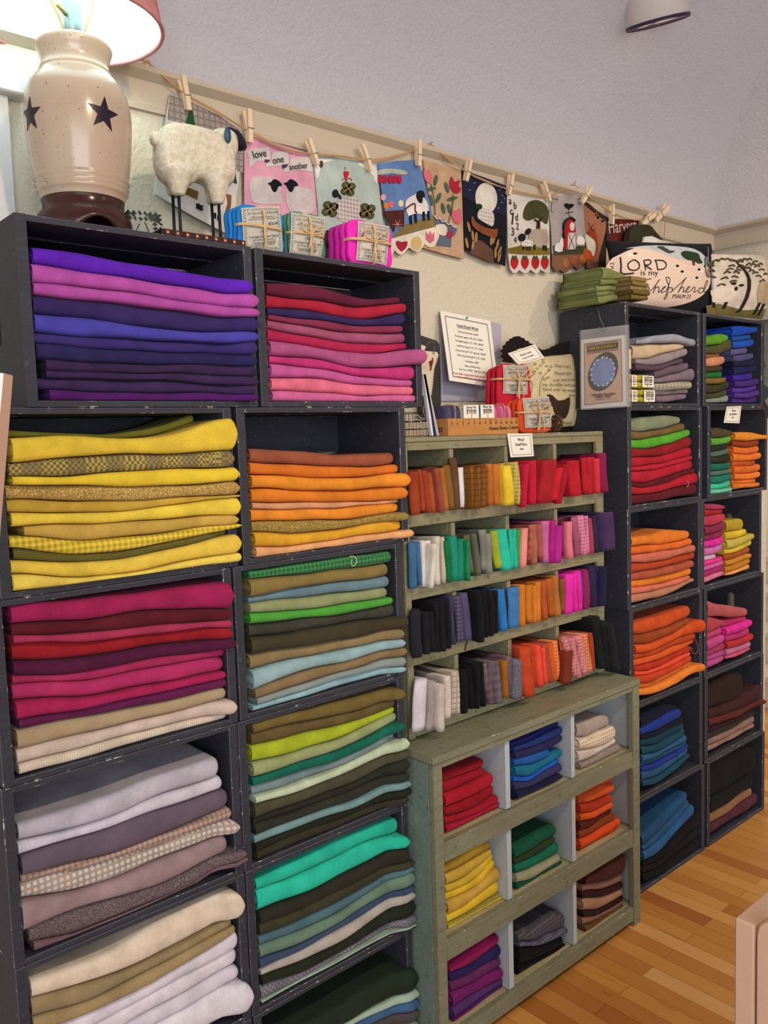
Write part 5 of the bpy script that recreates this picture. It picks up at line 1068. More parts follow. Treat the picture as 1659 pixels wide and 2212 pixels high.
for x, y in ((1270, 1320), (1290, 1330), (1375, 1380), (1405, 1395)): ap(b, 'boot_patch', [(x-12, y-20), (x+10, y-16), (x+8, y+18), (x-14, y+14)], '1C1C24', Z1, 1)
# 2 pink banner
b = banner('pink banner reading love one another above two black-faced sheep', [(92, 295), (330, 365), (572, 440), (595, 640), (616, 870), (616, 1000), (95, 1000), (92, 600)], 'D496AC', Z2)
for k, (pl, ho) in enumerate((([(108, 425), (150, 402), (268, 390), (282, 470), (265, 490), (185, 490), (125, 540), (128, 470)], 0), ([(290, 440), (300, 425), (405, 420), (412, 505), (395, 518), (250, 535), (245, 500), (285, 500)], 0), ([(420, 480), (440, 468), (565, 458), (572, 500), (585, 568), (480, 555), (385, 572), (375, 540), (420, 520)], 0))): ap(b, 'scroll_patch', pl, 'C8C0BC', Z2, 1)
ap(b, 'scroll_fold', [(240, 478), (278, 482), (262, 502), (245, 500)], '3A3A4C', Z2, 2); ap(b, 'scroll_fold', [(365, 515), (408, 512), (395, 535), (370, 545)], '3A3A4C', Z2, 2)
apt(b, 'love', (162, 472), (255, 456), Z2, 2); apt(b, 'one', (302, 512), (380, 497), Z2, 2); apt(b, 'another', (418, 555), (550, 540), Z2, 2, hs=1.1)
ap(b, 'sheep_patch', [(130, 640), (180, 600), (285, 610), (350, 650), (360, 760), (345, 800), (160, 790), (140, 740)], 'C0B4B4', Z2, 1, 'plain', 3); ap(b, 'sheep_patch', [(395, 695), (470, 675), (560, 690), (588, 730), (580, 860), (420, 850)], 'C0B4B4', Z2, 1, 'plain', 3)
for cx, s in ((312, 1), (428, -1)):
    ap(b, 'head_patch', [(cx-52, 650), (cx-25, 640), (cx-10, 622), (cx+15, 625), (cx+45, 650), (cx+48, 668), (cx+25, 672), (cx+12, 705), (cx-5, 712), (cx-22, 690), (cx-30, 665)], '16161E', Z2, 2, sm=2)
# 3 clover banner
b = banner('pale blue green banner with clovers, a red heart and a gingham sheep', [(580, 448), (800, 470), (1042, 512), (1062, 720), (1090, 970), (1085, 1190), (640, 1190), (618, 800)], 'A4B4AE', Z2)
def clover(cx, cy, r):
    for k in range(4):
        a = PI/4+PI/2*k+.2; ap(b, 'clover_leaf', ell(cx+r*.52*math.cos(a), cy+r*.52*math.sin(a)*1.05, r*.50, r*.46, 12), '4C4824', Z2, 1)
    for k in range(4):
        a = PI/4+PI/2*k+.2; aps(b, 'leaf_vein', [(cx, cy), (cx+r*.8*math.cos(a), cy+r*.8*math.sin(a))], Z2, 2, .0006, M_RAFF, 0)
clover(708, 835, 64); clover(838, 690, 58); clover(975, 850, 64)
ap(b, 'body_patch', [(752, 800), (770, 765), (880, 750), (920, 800), (915, 920), (770, 915)], '9C9090', Z2, 1, 'check', 3); ap(b, 'head_patch', ell(747, 723, 22, 30, 14), '1C1C2C', Z2, 2); ap(b, 'ear_patch', ell(778, 745, 8, 22, 10, -.5), '1C1C2C', Z2, 3)
ap(b, 'heart_patch', [(822, 625), (806, 588), (806, 568), (818, 560), (826, 570), (838, 562), (842, 582)], 'B01824', Z2, 1, sm=2); aps(b, 'ribbon', [(792, 625), (815, 618), (822, 636), (835, 615), (860, 620), (858, 635)], Z2, 1, .001, flat('A8203A')); 
for y in (537, 548): ap(b, 'bead', ell(816, y, 4, 4, 8), 'B01824', Z2, 1)
for pl in ([(592, 470), (640, 478), (720, 478), (715, 492), (670, 500), (640, 530), (622, 615), (608, 610), (600, 540)], [(910, 505), (1000, 512), (1030, 530), (1045, 560), (1048, 660), (1030, 640), (1020, 600), (980, 560), (940, 535), (912, 525)]): ap(b, 'lace_corner', pl, 'D4D4D0', Z2, 1)
ap(b, 'button_patch', ell(645, 512, 14, 26, 12), '4C4028', Z2, 2)
# 4 spring blue banner
b = banner('sky blue banner with a sheep pulling a cart over a scalloped white hem', [(1046, 510), (1190, 490), (1335, 482), (1385, 640), (1440, 870), (1462, 965), (1150, 1045), (1100, 850)], '5C7CB0', Z2)
ap(b, 'hem_panel', [(1140, 1050), (1300, 1005), (1465, 962), (1490, 1010), (1478, 1060), (1450, 1105), (1410, 1105), (1385, 1085), (1370, 1110), (1340, 1140), (1300, 1130), (1275, 1110), (1245, 1140), (1215, 1162), (1185, 1145), (1170, 1130), (1155, 1165), (1142, 1165), (1130, 1100)], 'D8CCBC', Z2, 0.5, sm=2)
ap(b, 'grass_patch', [(1160, 1030), (1240, 950), (1330, 915), (1450, 880), (1463, 962), (1300, 1000), (1170, 1040)], '7C6A3C', Z2, 1)
ap(b, 'cart_patch', [(1088, 850), (1240, 840), (1238, 955), (1180, 960), (1165, 1000)], '4C241C', Z2, 2); ap(b, 'sheep_patch', [(1250, 830), (1255, 770), (1300, 738), (1345, 720), (1385, 760), (1408, 800), (1412, 860), (1390, 870), (1300, 870), (1275, 890)], 'D8D0CC', Z2, 2, sm=2)
ap(b, 'head_patch', [(1325, 735), (1340, 705), (1375, 705), (1388, 745), (1372, 752), (1368, 790), (1345, 785), (1332, 760)], '1A1A1E', Z2, 3, sm=2); aps(b, 'harness', [(1245, 835), (1310, 795), (1318, 850), (1330, 860)], Z2, 3, .0022, flat('5A2C24'))
for x, y in ((1285, 925), (1320, 915), (1378, 900), (1412, 895)): ap(b, 'leg_patch', [(x-10, y-45), (x+8, y-48), (x+12, y+18), (x-4, y+22)], '1A1A1E', Z2, 2)
for a in range(3): aps(b, 'wheel_spoke', [(1190-34*math.cos(a*1.05), 945-34*math.sin(a*1.05)), (1190+34*math.cos(a*1.05), 945+34*math.sin(a*1.05))], Z2, 3, .0011, flat('C08088'), 0)
ap(b, 'branch_patch', [(1050, 560), (1120, 545), (1230, 555), (1265, 575), (1240, 590), (1150, 578), (1055, 590)], 'A8B0A0', Z2, 1, sm=2)
for x in (1068, 1100, 1140, 1172, 1206): ap(b, 'mitten_patch', [(x-16, 605), (x, 590), (x+12, 600), (x+13, 645), (x-14, 645)], 'A81C3C', Z2, 2, sm=2)
for x, y, c in ((1090, 750, 'D89CA4'), (1145, 800, 'D8606C'), (1215, 795, 'D8C890'), (1110, 810, 'D8742C')): ap(b, 'egg_patch', ell(x, y, 18, 24, 12), c, Z2, 1)
ap(b, 'heart_patch', [(1220, 1140), (1180, 1085), (1190, 1062), (1220, 1072), (1258, 1065), (1258, 1100)], '9C1C34', Z2, 1.5, sm=2); ap(b, 'egg_patch', ell(1328, 1080, 36, 50, 16), 'C8AC70', Z2, 1.5); ap(b, 'tulip_patch', [(1425, 1080), (1395, 1050), (1395, 998), (1415, 1020), (1425, 990), (1440, 1020), (1455, 1000), (1452, 1060)], 'C86474', Z2, 1.5)
# 5 tulip banner
b = banner('tan banner with pink and red tulips beside the sky blue one', [(1372, 478), (1500, 515), (1650, 556), (1660, 900), (1668, 1192), (1500, 1150), (1370, 1110), (1440, 880)], 'B89878', Z2, y=.2530); b['by'] = YB_+.0015
for c, pl in (('CC6C78', [(1400, 640), (1378, 590), (1385, 540), (1405, 575), (1420, 550), (1440, 600), (1435, 650)]), ('A81C34', [(1600, 720), (1568, 680), (1565, 640), (1580, 600), (1600, 640), (1640, 625), (1630, 670), (1648, 690), (1630, 720)]), ('C85C70', [(1600, 930), (1580, 880), (1585, 840), (1610, 850), (1640, 830), (1650, 900), (1640, 940)])): ap(b, 'tulip_patch', pl, c, Z2, 1, sm=2)
for (a0, c0) in (((1430, 655), (1460, 880)), ((1590, 730), (1560, 920))): aps(b, 'stem', [a0, ((a0[0]+c0[0])/2+8, (a0[1]+c0[1])/2), c0], Z2, 1, .0014, wool('4C5438'))
for x, y, r in ((1465, 630, .2), (1430, 690, 1.4), (1485, 755, .4), (1432, 770, -.2), (1545, 680, -.3), (1585, 760, 1.3), (1520, 830, -.2), (1565, 835, -.3)): ap(b, 'leaf_patch', ell(x, y, 13, 40, 12, r), '4A5E48', Z2, 1)
ap(b, 'basket_patch', [(1455, 885), (1560, 930), (1620, 980), (1600, 1020), (1575, 1040), (1575, 1105), (1475, 1095), (1480, 1040)], '5A6478', Z2, 1); ap(b, 'lamb_patch', [(1465, 950), (1530, 945), (1548, 985), (1535, 1025), (1480, 1010)], 'D8CCB8', Z2, 2, sm=2); ap(b, 'rosette', ell(1565, 1015, 24, 28, 14), 'A02C50', Z2, 2)
aps(b, 'ric_rac', [(1452+20*i, 888+10*i+(8 if i % 2 else -8)) for i in range(9)], Z2, 3, .0016, M_CARD, 0)
# 6 navy moon banner
b = banner('navy night banner with a full moon and a sheep in a boat', [(158, 55), (320, 110), (482, 172), (478, 450), (470, 745), (320, 690), (178, 628), (168, 300)], '20243E', Z3)
ap(b, 'hill_patch', [(168, 245), (250, 290), (400, 360), (478, 385), (470, 742), (320, 687), (180, 625)], '14161E', Z3, 1, sm=0); ap(b, 'moon_patch', ell(334, 258, 78, 110, 28, -.08), 'D0CCC0', Z3, 2)
ap(b, 'sheep_patch', [(275, 360), (300, 330), (350, 345), (388, 370), (388, 440), (370, 460), (300, 420), (275, 400)], 'A8A49C', Z3, 3, 'check', 2); ap(b, 'head_patch', ell(282, 320, 24, 22, 12), '24301C', Z3, 3)
ap(b, 'boat_patch', [(228, 395), (240, 392), (260, 430), (330, 470), (400, 482), (415, 475), (412, 530), (385, 542), (320, 520), (255, 480), (230, 440)], '7C4424', Z3, 4, sm=2); ap(b, 'mound_patch', [(275, 560), (300, 565), (380, 630), (390, 730), (215, 650)], '6A4A3C', Z3, 2, 'stripe')
for x, y, r in ((210, 465, -.25), (238, 530, -.1), (262, 540, .05), (195, 580, -.2), (240, 590, .2), (370, 560, .1), (415, 590, .2), (400, 650, .0), (430, 640, .3), (428, 680, .25), (388, 550, .2)): ap(b, 'wheat_patch', ell(x, y, 9, 40, 10, r), '9C7448', Z3, 3)
for x, y in ((200, 130), (250, 150), (430, 200), (450, 240), (445, 290), (215, 200), (245, 105), (420, 330), (465, 260)): ap(b, 'star_dot', ell(x, y, 3, 3, 6), 'D8D8E8', Z3, 1.5)
# 7 alphabet banner
b = banner('cream banner with letters, numbers, an apple tree and a sheep', [(482, 205), (495, 197), (620, 222), (775, 255), (785, 450), (790, 790), (765, 797), (728, 775), (722, 770), (712, 792), (690, 798), (655, 775), (645, 772), (635, 792), (605, 798), (575, 778), (568, 775), (550, 795), (525, 795), (505, 765), (490, 660), (485, 400)], 'CCC4BC', Z3)
for s, x, y in (('a', 496, 300), ('b', 532, 335), ('c', 505, 375), ('d', 542, 418), ('1', 515, 445), ('2', 548, 482), ('3', 515, 525), ('4', 532, 578)): apt(b, s, (x, y), (x+(8 if s == '1' else 19), y+4), Z3, 1)
ap(b, 'tree_patch', [(600, 400), (605, 340), (640, 285), (700, 272), (755, 300), (780, 350), (775, 430), (755, 442), (700, 400), (640, 420)], '3C4628', Z3, 1, sm=2); ap(b, 'trunk_patch', [(695, 480), (700, 430), (675, 415), (685, 408), (708, 420), (740, 385), (745, 392), (720, 430), (720, 478)], '3A2018', Z3, 2)
for x, y in ((630, 350), (660, 320), (690, 300), (720, 330), (745, 350), (650, 375), (690, 360), (730, 390), (625, 395), (760, 400)): ap(b, 'apple_dot', ell(x, y, 5, 5, 8), 'A02820', Z3, 2)
ap(b, 'meadow_patch', [(492, 620), (570, 600), (640, 605), (785, 615), (787, 665), (640, 665), (495, 655)], '746018', Z3, 1); ap(b, 'sheep_patch', [(640, 520), (665, 485), (760, 480), (775, 520), (772, 595), (660, 600), (640, 570)], 'B0A090', Z3, 2, 'knit', 2); ap(b, 'lamb_patch', [(585, 590), (600, 558), (655, 555), (665, 600), (600, 605)], 'B0ACA0', Z3, 3, 'check', 2)
ap(b, 'head_patch', ell(592, 540, 26, 28, 12), '1A1A1C', Z3, 3); ap(b, 'head_patch', ell(635, 498, 18, 26, 12, .6), '1A1A1C', Z3, 3)
for x, y in ((600, 615), (625, 618), (645, 620), (680, 615), (745, 618), (762, 622)): ap(b, 'leg_patch', [(x-6, y-22), (x+6, y-22), (x+6, y+15), (x-5, y+15)], '1A1A1C', Z3, 2)
for x in (537, 612, 687, 755):
    ap(b, 'strawberry_patch', [(x, 770), (x-26, 735), (x-24, 695), (x, 685), (x+24, 695), (x+25, 735)], 'AC1C1C', Z3, 1, sm=2); ap(b, 'leaf_patch', [(x-20, 690), (x-10, 668), (x, 680), (x+12, 668), (x+18, 692), (x, 700)], '3C5020', Z3, 2)
# 8 red barn banner
b = banner('grey banner with a red barn, weathervane and a brown pumpkin hem', [(775, 245), (900, 240), (1030, 235), (1030, 330), (1045, 540), (1048, 665), (985, 665), (805, 662), (800, 500)], '9C9494', Z3)
ap(b, 'hem_panel', [(805, 655), (1048, 655), (1040, 740), (1000, 770), (985, 765), (960, 745), (945, 760), (900, 795), (885, 790), (860, 770), (850, 785), (825, 780), (805, 745)], '7A5440', Z3, 0.5); ap(b, 'meadow_patch', [(812, 600), (900, 610), (1046, 598), (1048, 655), (820, 668)], '3C4028', Z3, 1)
ap(b, 'barn_patch', [(895, 625), (892, 470), (905, 425), (935, 402), (965, 425), (975, 470), (975, 625)], 'A81418', Z3, 2); aps(b, 'roof_patch', [(890, 545), (892, 440), (935, 400), (968, 420)], Z3, 3, .0042, flat('1A1A1C'), 3)
ap(b, 'barn_door', [(918, 628), (920, 508), (972, 505), (974, 625)], 'C8C0B8', Z3, 3); ap(b, 'hay_window', ell(950, 462, 17, 32, 14), 'D0C8C0', Z3, 3)
aps(b, 'door_brace', [(920, 628), (970, 510)], Z3, 4, .0008, None, 0); aps(b, 'door_brace', [(970, 625), (922, 510)], Z3, 4, .0008, None, 0)
ap(b, 'weathervane', [(892, 310), (905, 295), (925, 300), (958, 300), (960, 315), (930, 338), (915, 335)], '101014', Z3, 1, sm=2); aps(b, 'vane_rod', [(930, 335), (922, 362), (935, 395)], Z3, 1, .001); aps(b, 'vane_arrow', [(905, 365), (955, 358)], Z3, 1, .0013)
for pl in ([(825, 635), (835, 585), (860, 575), (870, 540), (882, 550), (880, 640)], [(985, 590), (985, 540), (1010, 530), (1038, 550), (1035, 590)]): ap(b, 'sheep_patch', pl, 'D4D0CC', Z3, 2, sm=2)
for x, y, c in ((905, 722, '9C6434'), (963, 705, 'A4542C'), (1027, 695, 'B4641C')): ap(b, 'gourd_patch', ell(x, y, 24, 34, 14), c, Z3, 1.5)
for pts in ([(800, 262), (830, 265), (850, 272)], [(805, 285), (800, 340), (808, 360)], [(985, 268), (1005, 262), (1018, 285)]): aps(b, 'twig', pts, Z3, 1, .0009, flat('4A2C20'))
# 9 harvest banner
b = banner('rust tan harvest banner with a goat and dark border behind the barn banner', [(1022, 285), (1060, 290), (1130, 350), (1200, 395), (1228, 420), (1225, 560), (1195, 600), (1190, 760), (1050, 762), (1040, 500)], '34241C', Z3, y=.2535); b['by'] = YB_+.002
ap(b, 'centre_panel', [(1030, 300), (1110, 370), (1195, 430), (1188, 500), (1140, 680), (1135, 762), (1055, 762), (1042, 500)], '9C6448', Z3, 1); ap(b, 'pumpkin_patch', ell(1088, 590, 46, 115, 20), '8C3814', Z3, 2); ap(b, 'pumpkin_patch', ell(1075, 655, 48, 50, 18), 'A84414', Z3, 3)
ap(b, 'goat_patch', [(1040, 515), (1075, 535), (1115, 575), (1115, 640), (1100, 680), (1085, 640), (1060, 625), (1050, 580)], 'C8C0B0', Z3, 4, sm=2); 
for pts in ([(1070, 430), (1085, 470), (1110, 440)], [(1080, 460), (1100, 490), (1125, 470)]): aps(b, 'twig', pts, Z3, 3, .0012, flat('5A3420'))
for x, y in ((1120, 372), (1135, 395), (1170, 420), (1215, 480), (1210, 505)): ap(b, 'leaf_patch', ell(x, y, 9, 14, 8, .5), '8C5C24', Z3, 1)
# 10 maroon banner
b = banner('maroon banner reading Harvest, partly hidden behind the black pillow', [(1232, 408), (1300, 408), (1430, 418), (1405, 500), (1375, 600), (1215, 600)], '5C1A16', Z3)
text_px('stitched_word', 'Harvest', (1215, 512), (1412, 492), YB_-.0022, flat('C0A8A0'), b, Z3, 1.1); ap(b, 'border_patch', [(1195, 600), (1195, 430), (1232, 420), (1215, 600)], '3A2A20', Z3, 1)
# dark winter card behind the bundles
t = plate('seasonal_card', [PX([(688, 985), (785, 990), (790, 1210), (640, 1210), (652, 1100)], .21, Z2)], .21, .006, wool('4A3830', 'tweed')); tag(t, 'dark brown wool picture with black boots behind the sage and magenta bundles', 'picture')
plate('boot_patch', [PX([(690, 990), (735, 990), (728, 1080), (752, 1085), (748, 1110), (685, 1110)], .208, Z2)], .207, .002, wool('121216'), t)
# ------------------------------------------------------------------ pillows
def pillow(name, label, corners, y0, D, mat, cat='pillow', e=.42, backD=None, T=None, pinch=.06):
    """soft pillow over four corners (crop px TL,TR,BR,BL) in the plane y0"""
    q = [Vector((x, y0, z)) for x, z in PX(corners, y0, T)]
    def bp(s, t):
        pin = 1-pinch*(1-(2*t-1)**2)**1 if False else 1
        s2 = .5+(s-.5)*(1-pinch*4*t*(1-t)); t2 = .5+(t-.5)*(1-pinch*4*s*(1-s))
        return q[0]*(1-s2)*(1-t2)+q[1]*s2*(1-t2)+q[2]*s2*t2+q[3]*(1-s2)*t2
    def bul(s, t): return D*(max(0, 4*s*(1-s))**e)*(max(0, 4*t*(1-t))**e)
    t_ = thing(name, label, cat, (sum(p.x for p in q)/4, y0, min(p.z for p in q)))
    n = 22; bm = bmesh.new(); F = {}; Bk = {}
    for i in range(n+1):
        for j in range(n+1):
            s = (1-math.cos(PI*i/n))/2; t = (1-math.cos(PI*j/n))/2; p = bp(s, t); b = bul(s, t)
            F[i, j] = bm.verts.new(p+Vector((0, -b, 0)))
            Bk[i, j] = F[i, j] if i in (0, n) or j in (0, n) else bm.verts.new(p+Vector((0, b*(backD if backD is not None else .6), 0)))
    for i in range(n):
        for j in range(n):
            bm.faces.new((F[i, j], F[i+1, j], F[i+1, j+1], F[i, j+1])); bm.faces.new((Bk[i, j+1], Bk[i+1, j+1], Bk[i+1, j], Bk[i, j]))
    bmo('cushion', bm, mat, t_, True)
    def inv(x, z):
        s = t = .5
        for _ in range(8):
            p = bp(s, t); e1 = Vector((x-p.x, z-p.z)); ds = (bp(s+.01, t)-p)/.01; dt = (bp(s, t+.01)-p)/.01
            det = ds.x*dt.z-dt.x*ds.z; s += (e1.x*dt.z-dt.x*e1.y)/det; t += (ds.x*e1.y-e1.x*ds.z)/det
        return s, t
    def fn(x, z):
        s, t = inv(x, z); s = max(0.005, min(.995, s)); t = max(.005, min(.995, t)); return -bul(s, t)-.0012
    return t_, fn
ZL = H*6+.0008
def pap(par, name, poly, hexc, y0, fn, T, lay=1, pat='plain', sm=0, mat=None, maxe=.012):
    p = PX(poly, y0, T)
    if sm: p = rnd_poly(p, sm)
    return plate(name, [p], y0, .0006, mat or wool(hexc, pat), par, (lambda x, z: fn(x, z)-.0007*lay), maxe)
PY = .128
lp, fn = pillow('scripture_pillow', 'black pillow with a cream oval reading The Lord is my Shepherd, on far crates', [(235, 485), (1158, 512), (1200, 1170), (330, 1060)], PY, .055, wool('16161C'), T=Z4, pinch=.03)
# photo positions are read on the bulged front, so trace on a nearer plane and map straight back
YF2 = PY-.045
def tr(poly): return poly
def pp2(par, name, poly, hexc, lay=1, sm=0, pat='plain', mat=None): 
    p = PX(poly, YF2, Z4)
    if sm: p = rnd_poly(p, sm)
    return plate(name, [p], PY, .0006, mat or wool(hexc, pat), par, (lambda x, z: fn(x, z)-.0007*lay), .012)
m = NT('oval_print'); co = m.coord(); w_ = m.n('ShaderNodeTexNoise', i_0=m.coord('Object', (2, 2, 30)), i_Scale=3.0).outputs[0]; m.set('Base Color', m.mix(w_, lin('CCB0A4', 1.15), lin('DCC8B4', 1.15))); m.set('Roughness', .8); M_OVAL = m.m
ov = pp2(lp, 'oval_panel', ell(732, 792, 432, 272, 48, .07), '', 1, mat=M_OVAL)
pp2(lp, 'sky_patch', [(455, 545), (560, 528), (700, 520), (900, 530), (1040, 555), (1120, 620), (1145, 690), (1090, 700), (1000, 670), (880, 655), (780, 620), (680, 570), (560, 545)], 'B4BCC0', 2, 2)
pp2(lp, 'tree_patch', [(890, 600), (930, 575), (1000, 580), (1060, 600), (1062, 640), (1082, 680), (1040, 690), (990, 665), (945, 660), (905, 635)], '243820', 3, 2); pp2(lp, 'trunk_patch', [(978, 655), (1000, 660), (1000, 705), (980, 705)], '5A3024', 4)
pp2(lp, 'hedge_patch', [(705, 535), (760, 530), (800, 570), (850, 575), (790, 600), (740, 570)], '3A4434', 3, 2)
for x, y in ((490, 605), (815, 722), (1045, 752), (885, 772), (1020, 825), (1110, 722)):
    pp2(lp, 'sheep_patch', ell(x, y, 36, 20, 14), 'D8D0C4', 2, 0); pp2(lp, 'head_patch', ell(x+(24 if x in (490, 815) else -8), y-10, 15, 11, 10), '1A1A1C', 3, 0)
def ptx(s, a, b, r=None, hs=1.0): return text_px('lettering', s, a, b, YF2, M_INK, lp, Z4, hs, None)
def ptxt(s, a, b, hs=1.0):
    (ax, az), (bx, bz) = PX([a, b], YF2, Z4); d = Vector((bx-ax, 0, bz-az)); L = d.length; d.normalize()
    return text_on('lettering', s, (ax, PY, az), d, Vector((-d.z, 0, d.x)), (0, -1, 0), L, M_INK, lp, hs*.62, -.012, fn=lambda x, z: fn(x, z)-.0022)
def pst(pts, r=.0012, name='script_stroke'):
    P = smoothpts([Vector((x, 0, z)) for x, z in PX(pts, YF2, Z4)], 6)
    for p in P: p.y = PY+fn(p.x, p.z)-.0020
    bm = bmesh.new(); tube_bm(bm, P, r, 6); bmo(name, bm, M_INK, lp, True)
pst([(415, 620), (422, 690), (432, 765), (498, 768)], .0028, 'letter_stroke')
pst([(500, 650), (470, 670), (460, 700), (475, 735), (510, 742), (535, 720), (532, 680), (505, 650)], .0022, 'letter_stroke')
pst([(570, 660), (575, 700), (582, 745)], .0022, 'letter_stroke'); pst([(570, 660), (610, 655), (625, 675), (605, 700), (580, 702), (625, 742)], .0022, 'letter_stroke')
pst([(660, 660), (668, 700), (672, 742)], .0022, 'letter_stroke'); pst([(655, 660), (720, 665), (745, 700), (725, 735), (672, 744)], .0022, 'letter_stroke')
ptxt('is my', (548, 790), (676, 795), 1.0)
ptxt('PSALM 23', (820, 990), (972, 992), 1.0)
pst([(362, 742), (388, 740)], .0009); pst([(375, 745), (372, 728)], .0009); pst([(358, 715), (386, 712)], .0009); pst([(372, 714), (370, 698)], .0009); pst([(356, 696), (384, 694)], .0009); pst([(355, 668), (384, 668)], .0009); pst([(356, 684), (356, 668)], .0009); pst([(384, 684), (384, 668)], .0009)
pst([(625, 822), (590, 830), (575, 860), (610, 890), (618, 920), (590, 945)], .0013)
pst([(610, 945), (650, 900), (690, 830), (668, 870), (655, 945), (665, 905), (690, 895), (695, 940)], .0013)
pst([(695, 940), (725, 915), (745, 890), (725, 900), (720, 940), (755, 930)], .0013)
pst([(755, 930), (775, 830), (740, 815), (770, 900), (755, 990), (772, 985), (768, 910), (800, 905), (800, 935), (780, 940)], .0013)
pst([(800, 935), (850, 880), (915, 815), (890, 850), (855, 945), (875, 905), (895, 900), (900, 940)], .0013)
pst([(900, 940), (935, 915), (950, 895), (930, 900), (925, 940), (965, 930)], .0013); pst([(965, 930), (985, 900), (1000, 905), (995, 940), (1025, 925)], .0013)
pst([(1080, 905), (1045, 905), (1040, 940), (1080, 935), (1125, 845), (1105, 850), (1085, 920), (1105, 940), (1112, 920)], .0013)
# sheep and willow pillow on the last crate
SP = (1500, 520, 10.434); PY3 = .088
sp_, fn3 = pillow('willow_pillow', 'long cream pillow with a willow tree and sheep on the top right crate', [(372, 300), (2150, 330), (2150, 1900), (400, 1720)], PY3, .040, wool('CFC4B6'), T=SP, pinch=.0)
def p3(name, poly, hexc, lay=1, sm=0):
    p = PX(poly, PY3-.036, SP)
    if sm: p = rnd_poly(p, sm)
    return plate(name, [p], PY3, .0006, wool(hexc), sp_, (lambda x, z: fn3(x, z)-.0007*lay), .014)
p3('meadow_patch', [(430, 1440), (660, 1400), (880, 1480), (1150, 1560), (1400, 1550), (1700, 1530), (1960, 1500), (1960, 1790), (1500, 1740), (1000, 1690), (470, 1620)], '6E6438', 1)
p3('sheep_patch', [(520, 1100), (700, 1060), (950, 1080), (930, 1250), (850, 1370), (580, 1360), (560, 1250)], 'D8CCBC', 1, 2); p3('sheep_patch', [(1420, 1000), (1520, 930), (1700, 940), (1900, 960), (1900, 1440), (1420, 1400)], 'B09C80', 1, 2)
for a, c in (((590, 1370), (600, 1480)), ((790, 1370), (750, 1520)), ((1460, 1400), (1390, 1660)), ((1560, 1420), (1490, 1680))): p3('leg_patch', [(a[0]-25, a[1]), (a[0]+30, a[1]), (c[0]+28, c[1]), (c[0]-28, c[1])], '1C1A18', 3)
p3('trunk_patch', [(950, 410), (1000, 460), (1100, 590), (1200, 720), (1245, 900), (1240, 1100), (1200, 1300), (1120, 1520), (1090, 1600), (990, 1620), (1060, 1520), (1130, 1300), (1180, 1050), (1180, 850), (1130, 700), (1040, 560)], '2C1E1C', 4, 0)
rn = random.Random(4)
for (x0, y0, x1, y1, n_) in ((940, 430, 520, 480, 5), (900, 560, 700, 980, 5), (540, 480, 560, 780, 4), (1080, 560, 900, 900, 6), (1100, 430, 1500, 520, 5), (1150, 600, 1500, 900, 6), (1250, 520, 1600, 760, 5), (1000, 450, 1150, 600, 3)):
    for i in range(n_):
        f = i/max(1, n_-1); x = x0+(x1-x0)*f; y = y0+(y1-y0)*f-60*math.sin(PI*f)
        for s in (-1, 1): p3('leaf_patch', ell(x+s*32, y+rn.uniform(-15, 15), 45, 20, 8, s*.6+rn.uniform(-.3, .3)), rn.choice(['4C4628', '54482C', '44401E', '5A4C3A']), 2+(i % 2))
for x, y, r in ((900, 960, .3), (945, 1080, 1.7), (1050, 1005, .1)): p3('head_patch', ell(x, y, 48, 28, 12, r), '17151A', 5)
(ax, az), (bx, bz) = PX([(400, 775), (500, 790)], PY3-.036, SP); text_on('lettering', 'd', (ax, PY3, az), (1, 0, 0), (0, 0, 1), (0, -1, 0), abs(bx-ax), M_GINK, sp_, 2.0, fn=lambda x, z: fn3(x, z)-.002)
o = plate('draped_cloth', [rnd_poly(PX([(530, 300), (760, 355), (880, 350), (1000, 290), (1200, 320), (1450, 270), (1540, 220), (1560, 120), (1640, 75), (1900, 80), (2100, 300), (2100, 420), (540, 420)], .185, SP), 3)], .185, .02, wool('2E1E1A')); tag(o, 'dark brown cloth rising behind the willow pillow at the far right', 'cloth')
o = plate('draped_cloth', [rnd_poly(PX([(1350, 560), (1375, 465), (1420, 452), (1500, 452), (1545, 500), (1600, 575), (1560, 640), (1380, 640)], .215, Z3), 3)], .213, .02, wool('34301E')); tag(o, 'olive brown cloth looped up behind the black pillow', 'cloth')
o = plate('draped_cloth', [PX([(1455, 590), (1470, 535), (1520, 530), (1660, 592), (1640, 640), (1460, 640)], .20, Z3)], .200, .008, wool('D8D4D0')); tag(o, 'white cloth peeking over the top edge of the black pillow', 'cloth')
# ------------------------------------------------------------------ green and olive piles on the far crates
TG = (950, 350, 3.318)
def topst(where, xr, B, P, yf, seed, xc=None):
    stack(where, TG, xr, B, P, yf=yf, yb=yf+.16, zmin=ZL, seed=seed, grp='folded wool piled on top of the far crates', xclamp=xc)
topst('in the green pile on top of far crates', (1150, 1355), [[745, 752, 780, 815], [835, 840, 852, 875], [885, 880, 888, 905], [925, 920, 928, 942], [962, 950, 956, 972], [1020, 1000, 990, 1003]],
      [('848A50', 'knit', 1165, 1345, .0), ('7C844C', 'knit', 1140, 1370), ('888E54', 'knit', 1120, 1362), ('80884E', 'knit', 1128, 1355), ('848A50', 'knit', 1118, 1357)], .075, 41)
topst('in the olive tan pile beside the green pile', (1372, 1490), [[815, 822, 835], [848, 858, 868], [880, 890, 900], [915, 922, 930], [945, 953, 960], [985, 988, 990]],
      [('8A7642', 'knit', 1366, 1478), ('84703C', 'knit', 1366, 1492), ('8C7844', 'knit', 1366, 1490), ('6C5828', 'knit', 1366, 1494), ('766030', 'knit', 1366, 1492)], .02, 42)
